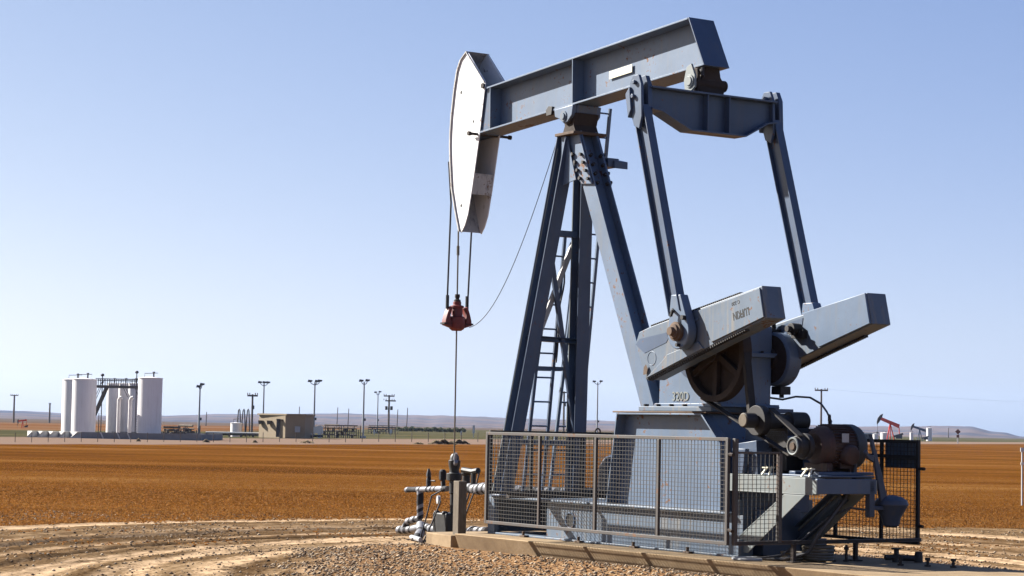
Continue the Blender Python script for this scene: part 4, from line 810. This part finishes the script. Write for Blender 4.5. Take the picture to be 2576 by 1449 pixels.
mast(510.5, 250, 969, "leftmost floodlight mast, between the tanks and the small white tank", ((-.15, -.15), (.25, .1)))
mast(671, 290, 962, "floodlight mast with three lamp heads rising behind the tan building", ((-.55, 0), (.05, 0), (.55, 0)))
mast(798.5, 262, 959, "thick floodlight mast just right of the tan building", ((-.6, 0), (.25, 0), (.6, .05)))
mast(922, 258, 958, "tall floodlight mast standing on the gravel, tallest of the group", ((-.35, 0), (.4, .05)))
mast(957.5, 400, 987, "shorter and farther floodlight mast left of the transformer pole", ((-.45, 0), (.35, .1)))
mast(1508, 330, 960, "floodlight mast seen between the samson post legs and the rear leg", ((-.55, .0), (.5, .05)))
# utility poles
def upole(px, D, top, cross, lab, cans=0, second=False, cx0=0):
    H = hpx(yh(px)+1.7*FPX/D-top, D); e = empty("utility_pole", ground_at(px, D), 0, lab, "utility pole", "wooden utility poles")
    b = MB(); b.cyl((0, 0, 0), (0, 0, H), .17*D/400+.05, .12*D/400+.04, 7); b.build("pole", M['farwood'], e)
    if cross:
        for k in range(2 if second else 1):
            b = MB(); z = H-.2-k*hpx(12, D); wd = hpx(cross, D)/2; b.box(-wd+k*.3, wd+k*.3, -.1, .1, z-.12, z+.12)
            for t in (-.95, -.55, .55, .95): b.cyl((t*wd, 0, z+.1), (t*wd, 0, z+.4), .07, seg=5)
            b.build("crossarm", M['farwood'], e)
    for k in range(cans): b = MB(); x = (-1, 1)[k]*hpx(6.5, D) if cans == 2 else hpx(2, D); r = hpx(3.2, D); z = H-hpx(33, D); b.lathe((x, 0, z-r*1.4), (0, 0, 1), [(0, r*.9), (.05, r), (r*2.8, r), (r*3.0, r*.5)], 10); b.build("transformer", M['farsteel'], e)
    return e
upole(45.8, 620, 993, 20, "utility pole with one crossarm at the far left edge", )
upole(135.5, 700, 1015, 5, "short distant utility pole just left of the tanks")
upole(643, 300, 992, 26, "utility pole with one crossarm left of the tan building", 1)
upole(985.5, 420, 994, 27, "utility pole with two crossarms and two transformer cans", 2, True)
upole(1424, 430, 985, 26, "utility pole with a transformer seen through the ladder", 1)
upole(2069, 350, 979, 33, "utility pole with one crossarm behind the electric motor")
for i, (px, t, D, lb) in enumerate(((528, 1036, 700, "thin distant pole right of the leftmost mast"), (856, 1025, 900, "thin distant pole above the small white structure"), (883.5, 1028, 700, "leaning dark pole left of the tallest mast"), (760, 1023, 900, "thin distant pole above the tan building roof"), (1006.5, 1030, 700, "leaning dark pole right of the transformer pole"), (1031, 1026, 1100, "thin distant pole above the green hedge"), (2388, 1076, 1500, "thin distant pole right of the white tank at right"))):
    H = hpx(yh(px)+1.7*FPX/D-t, D); b = MB(); b.cyl((0, 0, 0), (H*.03, 0, H), .13*D/500, .09*D/500, 6); bgt(b.build("distant_pole", M['farwood']), ground_at(px, D)); tag(bpy.data.objects[b and "distant_pole" if i == 0 else "distant_pole.%03d" % i], lb, "pole", "thin distant poles")
# wires
def wire(a, c, sag, lab):
    b = MB(); b.tube([Vector(a)+(Vector(c)-Vector(a))*t-Vector((0, 0, sag*4*t*(1-t))) for t in np.linspace(0, 1, 16)], .010, 4); tag(b.build("power_line", M['fargalv']), lab, "power line", "overhead power lines")
g1 = ground_at(45.8, 620); g2 = ground_at(135.5, 700); wire(g1+Vector((0, 0, 7.8)), g2+Vector((0, 0, 7.0)), .8, "power line between the two poles at far left"); wire(g1+Vector((0, 0, 7.8)), ground_at(-400, 560)+Vector((0, 0, 8)), .8, "power line leaving the far left pole to the left")
g3 = ground_at(2069, 350); wire(g3+Vector((0, 0, 8.9)), ground_at(3100, 420)+Vector((0, 0, 9)), 1.0, "power line leaving the pole behind the motor to the right")

# storage tanks
def tank(pxc, wpx, top, D, lab, seg=40, name="storage_tank"):
    r = hpx(wpx, D)/2; H = hpx(yh(pxc)+1.7*FPX/D-top, D); e = empty(name, ground_at(pxc, D), 0, lab, "tank", "white storage tanks behind the containment wall" if name == "storage_tank" else None)
    b = MB(); b.lathe((0, 0, 0), (0, 0, 1), [(0, r), (H, r)], seg); sh = b.build("shell", M['tank'], e)
    b = MB(); b.lathe((0, 0, H), (0, 0, 1), [(0, r+.04), (.05, r+.04), (r*.16, .25), (r*.18, .2)], seg); b.build("roof", M['tank'], e)
    b = MB(); b.lathe((r*.3, -r*.3, H+r*.1), (0, 0, 1), [(0, .07), (.4, .07), (.42, .14), (.5, .1)], 8); b.tube([(-r*.5, 0, H+.1), (-r*.5, 0, H+.45), (r*.6, 0, H+.5)], .03, 5); b.build("roof_vent", M['farsteel'], e)
    return e
tank(196, 60, 956.5, 201, "farthest left storage tank, half hidden by the one before it")
tank(221, 60, 955.5, 193, "large storage tank left of the stairway")
tank(292, 28, 966, 206, "slim storage tank nearest the stairway"); tank(320.5, 29, 966, 207, "slim storage tank in the middle of the row"); tank(346, 29, 966, 205, "slim storage tank next to the right end one")
tank(386, 60, 952.5, 192, "large storage tank at the right end of the row")
for px, lb in ((308.5, "hooked white vent pipe nearest the stairway"), (337, "middle hooked white vent pipe"), (365.5, "hooked white vent pipe before the right large tank")):
    D = 197; H = hpx(yh(px)+1.7*FPX/D-1000, D); b = MB(); b.tube([(0, 0, 0), (0, 0, H-.25), (.08, 0, H-.06), (.25, 0, H)], .17, 10); bgt(tag(b.build("vent_pipe", M['tank']), lb, "pipe", "hooked vent pipes before the tanks"), ground_at(px, D))
# catwalk with stair
CW = empty("catwalk", ground_at(308, 196), 0, "dark steel catwalk with railing and stair linking the white tanks", "catwalk"); D = 196
zd = hpx(yh(308)+1.7*FPX/D-973, D); x0 = hpx(252-308, D); x1 = hpx(366-308, D)
b = MB(); b.box(x0, x1, -.6, .6, zd-.14, zd+.1); b.build("deck", M['farsteel'], CW)
b = MB(); 
for y in (-.58, .58):
    for z in (.55, 1.0): b.box(x0, x1, y-.025, y+.025, zd+z-.03, zd+z+.03) if z < 1 else b.box(x0, x1, y-.03, y+.03, zd+.66, zd+.72)
    for i in range(21): x = x0+(x1-x0)*i/20; b.box(x-.025, x+.025, y-.025, y+.025, zd, zd+.7)
b.build("railing", M['farsteel'], CW)
b = MB(); xa, za = hpx(277-308, D), zd-.05; xb, zb = hpx(248-308, D), hpx(yh(308)+1.7*FPX/D-1046, D)
for y in (-.4, .4): b.bar((xa, y, za), (xb, y, zb), .05, .22); b.bar((xa-.3, y, za+.7), (xb-.3, y, zb+.7), .05, .05); 
for i in range(9): f = i/8; b.box(xa+(xb-xa)*f-.12, xa+(xb-xa)*f+.12, -.4, .4, za+(zb-za)*f-.02, za+(zb-za)*f+.02)
b.bar((hpx(257-308, D), .4, 0), (hpx(257-308, D), .4, hpx(60, D)), .06, .06); b.build("stair", M['farsteel'], CW)
b = MB()
for px0, py0, px1, py1 in ((323, 974, 336, 1000), (352, 974, 365, 1000)): 
    for o_ in (-.1, .1): b.bar((hpx(px0-308, D)+o_, -.65, zd), (hpx(px1-308, D)+o_, -.65, zd-hpx(26, D)), .05, .05)
for k in range(16): b.box(hpx(357-308, D), hpx(361-308, D), -.7, -.66, .6+k*.22, .63+k*.22)
b.build("ladder_rung", M['farsteel'], CW)
for px, t, lb in ((265, 943, "left ball topped vent stack above the catwalk"), (351, 936, "right ball topped vent stack above the catwalk")):
    b = MB(); H = hpx(yh(px)+1.7*FPX/D-t, D); b.cyl((0, 0, 0), (0, 0, H), .05, seg=6); b.lathe((0, 0, H-.15), (0, 0, 1), [(0, .06), (.05, .15), (.15, .17), (.25, .1)], 10); bgt(tag(b.build("vent_stack", M['farsteel']), lb, "vent stack", "vent stacks above the catwalk"), ground_at(px, D))
# containment wall
CWL = empty("containment_wall", (0, 0, 0), 0, "grey concrete containment wall in front of the white tanks with pale angled blocks at its left", "wall")
D = 185; a0, a1 = ground_at(217, D), ground_at(516, D); hw = .62*0+hpx(15.5, D)
b = MB(); b.box(a0.x, a1.x, D, D+.2, -.1, hw); b.build("panel", M['farconc'], CWL)
b = MB(); b.box(a0.x, a1.x, D+14, D+14.2, -.1, hw); b.box(a1.x-.2, a1.x, D+.2, D+14, -.1, hw); b.build("panel", M['farconc'], CWL)
for px in (268.5, 310, 335.5): x = ground_at(px, D).x; b = MB(); b.bar((x-.12, D-.03, hw), (x+.12, D-.03, 0), .05, .1); b.build("strut", M['farblock'], CWL)
for px0, px1 in ((75, 101), (101, 127), (127, 153.5), (153.5, 181), (181, 217)):
    x0 = ground_at(px0, D).x; x1 = ground_at(px1, D).x; w_ = x1-x0
    b = MB(); b.add([(x0, D+1.0, 0), (x0+w_*.30, D-.5, 0), (x1, D+.9, 0), (x1, D+1.4, 0), (x0, D+1.0, hw), (x0+w_*.74, D-.1, hw), (x1, D+.9, hw), (x1, D+1.4, hw)], [(0, 1, 5, 4), (1, 2, 6, 5), (2, 3, 7, 6), (4, 5, 6, 7), (3, 0, 4, 7), (0, 3, 2, 1)])
    b.build("angled_block", M['farblock'], CWL, smooth=False)
# machinery right of the tanks
def rack(px0, px1, D, h, lab, mat='farbrown', n=7, name="pipe_rack", extra=True):
    e = empty(name, ground_at(px0, D), 0, lab, "pipe rack", "pipe racks at the far facility"); Wd = ground_at(px1, D).x-ground_at(px0, D).x; b = MB()
    for i in range(n): x = Wd*i/(n-1); b.box(x-.04, x+.04, -.04, .04, 0, h*random.uniform(.5, 1)); b.box(x-.04+.3, x+.34, 2.9, 3.0, 0, h*random.uniform(.4, 1))
    b.build("post", M['farsteel'], e); b = MB()
    for z in (.25, .5, .72, .95): b.tube([(0, random.uniform(0, 2.5), h*z), (Wd, random.uniform(0, 2.5), h*z)], random.uniform(.05, .11), 6)
    b.build("pipe", M[mat], e); b = MB()
    for i in range(n): x = random.uniform(.1, Wd-.3); b.lathe((x, random.uniform(.2, 2), h*random.choice([.0, .25, .5])), (0, 0, 1), [(0, .12), (h*.25, .14), (h*.28, .06)], 8)
    b.build("valve", M['farbrown'], e); return e
rack(417, 455, 196, hpx(30, 196), "brown pipe rack just right of the right large tank", n=9); rack(455, 494, 200, hpx(34, 200), "cluttered brown valve rack left of the leftmost mast", n=10)
rack(822, 862, 250, hpx(34, 250), "pipe rack right of the small white tank on legs", n=8); rack(862, 905, 252, hpx(33, 252), "pipe rack left of the tallest mast", n=9); rack(935, 1003, 380, hpx(22, 380), "low far pipe rack below the transformer pole", n=10, mat='farsteel')
# long low pipe line on stands
LP = empty("pipeline", ground_at(528, 236), 0, "long low white pipeline on short stands before the tan building", "pipeline"); Wd = ground_at(795, 236).x-ground_at(528, 236).x
b = MB(); zt = hpx(yh(660)+1.7*FPX/236-1090, 236); b.tube([(0, 0, zt), (Wd, 0, zt)], .09, 8); b.build("pipe", M['farwhite'], LP); b = MB(); b.tube([(0, .3, zt-.16), (Wd*1.1, .3, zt-.16)], .12, 8); b.build("pipe", M['farsteel'], LP); b = MB()
for i in range(10): b.box(Wd*i/9-.1, Wd*i/9+.1, -.1, .4, 0, zt-.1)
b.build("stand", M['farsteel'], LP)
tank(604, 28, 1065, 238, "short squat white tank left of the hooped pipes", name="water_tank")
for px, lb in ((610.5, "left tall hooped pipe beside the utility pole"), (622, "middle tall hooped pipe beside the utility pole"), (633, "right tall hooped pipe beside the utility pole")):
    D = 245; H = hpx(yh(px)+1.7*FPX/D-1029, D); b = MB(); s = hpx(5, D); b.tube([(-s, 0, 0), (-s*.7, 0, H*.6), (-s*.35, 0, H*.95), (0, 0, H), (s*.35, 0, H*.95), (s*.7, 0, H*.6), (s, 0, 0)], .07, 6); bgt(tag(b.build("hooped_pipe", M['fargalv'] if False else M['farsteel']), lb, "pipe", "tall hooped pipes by the squat tank"), ground_at(px, D))
# tan building
BD = 232; BL = empty("tan_building", ground_at(727, BD), 0, "flat roofed tan utility building with hooded vents", "building")
H = hpx(yh(727)+1.7*FPX/BD-1042, BD); ra = (ground_at(774.7, BD).x-ground_at(727, BD).x); la = ground_at(661, BD).x-ground_at(727, BD).x
c0 = Vector((0, 0)); cR = Vector((ra, .5)); cL = Vector((ground_at(661, BD+3.6).x-ground_at(727, BD).x, 3.6)); cB = cL+cR+Vector((-.3, 3))
b = MB(); b.prism([tuple(c0), tuple(cR), tuple(cR+Vector((.5, 5))), tuple(cB)[0:2] if False else (la+.9, 8.6), tuple(cL)], 0, H-.12, 'z'); b.build("wall", M['tan'], BL, smooth=False)
b = MB(); b.prism([(.12, -.15), (ra+.15, .38), (ra+.7, 5.2), (la+.7, 8.8), (cL.x-.2, cL.y-.1)], H-.115, H+.05, 'z'); b.build("roof", M['tan'], BL, smooth=False)
dl = (cL-c0).normalized(); nl = Vector((-dl.y, dl.x)) if dl.x > 0 else Vector((dl.y, -dl.x))*1.0
if nl.y > 0: nl = -nl
for f in (.93, .60): p = c0+(cL-c0)*f; b = MB(); b.prism([(p.x-.25, H*.72), (p.x+.3, H*.72), (p.x+.3, H*.60), (p.x-.2, H*.55)], p.y-.45, p.y-.01); b.build("vent_hood", M['farbrown'], BL)
p = c0+(cL-c0)*.22; b = MB(); b.prism([(p.x-.35, .1), (p.x+.35, .1), (p.x+.3, H*.8), (p.x-.3, H*.8)], p.y-.12, p.y+.02); b.build("door", M['farsteel'], BL); b = MB(); b.box(p.x-.3, p.x+.75, p.y-.5, p.y, H*.74, H*.78); b.build("door_canopy", M['farsteel'], BL)
b = MB(); b.box(ra*.5, ra*.78, .12, .22, H*.25, H*.5); b.build("window", M['fargalv'], BL)
# small white structure on legs
D = 246; WS = empty("white_bin", ground_at(806, D), 0, "small white bin with sloping roof right of the tan building", "bin"); hh = hpx(yh(806)+1.7*FPX/D-1070, D); ww = hpx(14, D)
b = MB(); b.prism([(-ww, hh*.35), (ww, hh*.35), (ww, hh*.85), (ww*.6, hh), (-ww, hh*.8)], 0, 1.2); b.build("body", M['farwhite'], WS, smooth=False); b = MB(); b.box(-ww, -ww*.6, 0, 1, 0, hh*.35); b.box(ww*.2, ww*.8, 0, 1, 0, hh*.35); b.build("leg", M['farwhite'], WS)
for i, (px, t, bs, D, lb) in enumerate(((1398/4.293*0+1003.5-160, 1078, 1083, 300, ""), )): pass
for px, t, D, wpx, lb in ((950, 1081, 330, 4, "small white marker left of the transformer pole"), (991.5, 1080, 330, 6, "small white marker right of the transformer pole"), (1168, 1084, 330, 4, "small white marker beside the polished rod"), (1199, 1070, 320, 6, "upright white sign board left of the guard fence")):
    b = MB(); H = hpx(yh(px)+1.7*FPX/D-t, D); wd = hpx(wpx, D)/2; b.box(-.05, .05, 0, .08, 0, H*.5); b.prism([(-wd, H*.35), (wd, H*.35), (wd, H), (-wd*.8, H)], -.06, .0); bgt(tag(b.build("marker_board", M['farwhite']), lb, "marker", "white markers in the far yard"), ground_at(px, D))
# chain link fence posts along the yard
for i in range(30):
    t = i/29; px = 10+t*1200; D = dist(px, 1112+.5*math.sin(i)); x = ground_at(px, D)
    if i == 0: b = MB(); b.cyl((0, 0, 0), (0, 0, hpx(24, D)), .025, seg=6); fp0 = b.build("fence_post", M['farwood']); fp = fp0
    else: fp = fp0.copy(); sc.collection.objects.link(fp)
    fp.location = x; fp.scale = (D/dist(10, 1112),)*3; tag(fp, "thin steel post of the far yard fence beyond the stubble", "fence post", "posts of the far yard fence")
# bushes, hedge
def leafmass(name, n, fn, mats, size, lab, cat=None, kind=None, group=None):
    P = fn(n); th = rng.uniform(0, 6.28, (n, 3)); vs = []
    a = rng.normal(size=(n, 3)); a /= np.linalg.norm(a, axis=1)[:, None]; c = np.cross(a, rng.normal(size=(n, 3))); c /= np.linalg.norm(c, axis=1)[:, None]; s = size*rng.uniform(.5, 1.3, n)[:, None]
    vs = np.stack([P-a*s-c*s*.6, P+a*s-c*s*.6, P+a*s+c*s*.6, P-a*s+c*s*.6], 1).reshape(-1, 3); o = raw_mesh(name, vs, np.arange(n*4).reshape(n, 4), 4, mats, rng.integers(0, len(mats), n))
    return tag(o, lab, cat, group, kind)
LG = [plain("leaf_dark", (.075, .085, .045), .9, .3), plain("leaf_mid", (.12, .125, .065), .9, .3)]; DG = [plain("dry_brush_a", (.33, .27, .18), .9, .5), plain("dry_brush_b", (.42, .35, .24), .9, .5), plain("dry_brush_c", (.26, .20, .13), .9, .5)]
def hedge(n):
    D = 560; px = rng.uniform(1006, 1178, n); X = (px-1288)/FPX*D + .0201*0; k = .5+.5*np.sin(px*.35)+.3*np.sin(px*.11); h = hpx(7+3.5*np.clip(k, 0, 1.2), D)*np.sqrt(rng.random(n)); return np.stack([X, D+rng.uniform(-2, 2, n), h], -1)
leafmass("hedge", 2600, hedge, LG, .22, "low dark green hedge line at the foot of the hills", None, 'stuff')
def px_seed(v): return v*.37 % 3
def mound(cx_, wd, hp, D):
    def f(n): t = rng.normal(size=n)*.45; t = np.clip(t, -1, 1); g = ground_at(cx_, D); h = hpx(hp, D)*(1-t*t)*(.45+.55*np.abs(np.sin(t*5+px_seed(cx_))))*np.sqrt(rng.random(n)); return np.stack([g.x+t*hpx(wd, D)/2, D+rng.uniform(-1, 1, n)*hpx(wd, D)*.15, h], -1)
    return f
for px, wd, hp, D, lb in ((1122, 70, 13, 196, "wide brown brush mound left of the polished rod"), (1165, 50, 11, 204, "smaller dry brush mound right of the polished rod"), (782, 40, 7, 180, "brown weed clump before the tan building"), (777*0+1062, 30, 5, 192, "small weed clump right of the tallest mast"), (530, 16, 7, 172, "small weed clump right of the containment wall"), (652, 12, 6, 176, "small weed clump below the squat tank"), (360, 10, 6, 168, "small weed clump before the containment wall")):
    leafmass("bush", 2200 if hp >= 10 else 260, mound(px, wd, hp, D), DG, 0.05 if hp < 10 else .06, lb, "bush", group="dry bushes along the yard fence")

# distant pumpjacks
def far_pump(px, D, h, lab, col, tilt, flip=1, wcol='farwhite'):
    e = empty("distant_pumpjack", ground_at(px, D), 0, lab, "pumpjack", "small distant pumpjacks"); s = h/7.0; f = flip
    b = MB(); b.bar((0, -.5*s, 0), (0, 0, 5*s), .25*s, .25*s); b.bar((-.8*s*f, .5*s, 0), (0, 0, 5*s), .25*s, .25*s); b.bar((1.3*s*f, 0, 0), (0, 0, 5*s), .25*s, .25*s); b.build("post", M[col], e)
    ct, st = math.cos(tilt), math.sin(tilt)
    def q(x, z): return ((x*ct+z*st)*s*f, (5.15*s+(-x*st+z*ct)*s))
    b = MB(); b.prism([q(-2.8, -.45), q(-2.8, .4), q(2.8, .5), q(2.8, -.55)], -.3*s, .3*s); b.build("beam", M[col], e)
    b = MB(); b.prism([q(-2.8, 1.5), q(-3.4, .8), q(-3.7, -.3), q(-3.55, -1.3), q(-3.2, -2.0), q(-2.9, -1.3), q(-2.6, .4)], -.2*s, .2*s); b.build("horse_head", M['farsteel'], e)
    x, z = q(-3.6, -.6); b = MB(); b.cyl((x, 0, 0), (x, 0, z), .06*s, seg=5); b.box(x-.3*s, x+.3*s, -.1, .1, 2.0*s, 2.4*s); b.build("rod", M['farsteel'], e)
    x, z = q(2.7, 0); b = MB(); b.bar((x, 0, z), (x+.2*s*f, 0, 1.8*s), .2*s, .2*s); b.build("pitman_arm", M[col], e)
    b = MB(); b.box(min(x-.9*s*f, x+.9*s*f), max(x-.9*s*f, x+.9*s*f), -.5*s, .5*s, .6*s, 1.6*s); b.bar((x-1.4*s*f, 0, 1.2*s), (x+1.2*s*f, 0, 2.0*s), .4*s, .5*s); b.build("gearbox", M['farsteel'], e)
    return e
far_pump(2242, 600, hpx(62, 600), "distant red pumpjack seen above the guard fence", 'farred', R_(22))
far_pump(2316, 620, hpx(42, 620), "distant dark blue pumpjack next to a white tank", 'bluedark', R_(18))
far_pump(68.5, 330, hpx(26, 330), "tiny distant red pumpjack at the far left", 'farred', R_(-8))
D = 640; tk = tank(2340, 14, 1077, D, "small distant white tank right of the dark blue pumpjack", 20, "distant_tank"); tk['group'] = "distant tanks at the right"
tk = tank(2206, 14, 1092, 600, "small round white tank left of the red pumpjack", 20, "distant_tank"); tk['group'] = "distant tanks at the right"
tk = tank(2228, 20, 1089, 612, "squat white tank behind the red pumpjack", 20, "distant_tank"); tk['group'] = "distant tanks at the right"
tk = tank(2296, 9, 1088, 610, "slim white tank left of the dark blue pumpjack", 16, "distant_tank"); tk['group'] = "distant tanks at the right"
b = MB(); b.box(-4, 3.4, 0, 3, 0, hpx(14, 640)); sh = b.build("wall", M['farsteel']); she = empty("distant_shed", ground_at(2183, 640), 0, "long low distant shed with a white roof left of the red pumpjack", "shed"); sh.parent = she; b = MB(); b.prism([(-4.2, hpx(14, 640)), (3.6, hpx(14, 640)), (3.6, hpx(18, 640)), (-4.2, hpx(18, 640))], -.2, 3.2); b.build("roof", M['farwhite'], she)
# road sign
D = 480; SG = empty("road_sign", ground_at(2412, D), 0, "brown diamond shaped road sign seen from behind, on a pale post", "sign"); H = hpx(yh(2412)+1.7*FPX/D-1086, D); r = hpx(7, D)
b = MB(); b.box(-.12, .12, 0, .1, 0, H); b.build("post", M['farblock'], SG); b = MB(); b.prism([(-r, H), (0, H-r), (r, H), (0, H+r)], -.06, -.01); b.build("diamond_plate", M['signbrown'], SG); b = MB(); b.box(-r*.5, r*.5, -.06, -.01, H-r*2.1, H-r*1.15); b.build("tab_plate", M['signbrown'], SG)
# thin post at the right edge of the stubble field
D = dist(2573, 1268); PS = empty("marker_post", ground_at(2573.5, D), 0, "thin white marker post in the field at the right edge", "post"); H = hpx(142, D); b = MB(); b.cyl((0, 0, -.1), (0, 0, H), .022, seg=8); b.build("post", M['farwhite'], PS); b = MB(); b.box(-.05, .05, -.03, .0, H-.1, H); b.box(-.04, .04, -.03, 0, H*.7, H*.74); b.build("tag", M['farwhite'], PS)

# ------------------------------------------------------------------ air
HZ = bpy.data.materials.new("thin_haze"); HZ.use_nodes = True; ht = HZ.node_tree; ht.nodes.remove(ht.nodes["Principled BSDF"])
pv = ht.nodes.new("ShaderNodeVolumePrincipled"); pv.inputs['Color'].default_value = (.50, .66, .98, 1); pv.inputs['Density'].default_value = 4.2e-5; pv.inputs['Anisotropy'].default_value = .2
ht.links.new(pv.outputs[0], ht.nodes["Material Output"].inputs['Volume'])
b = MB(); b.box(-5200, 5200, -400, 8200, -8, 160); hz = b.build("haze", HZ, smooth=False); tag(hz, "thin blue summer haze over the plain", None, None, 'stuff')
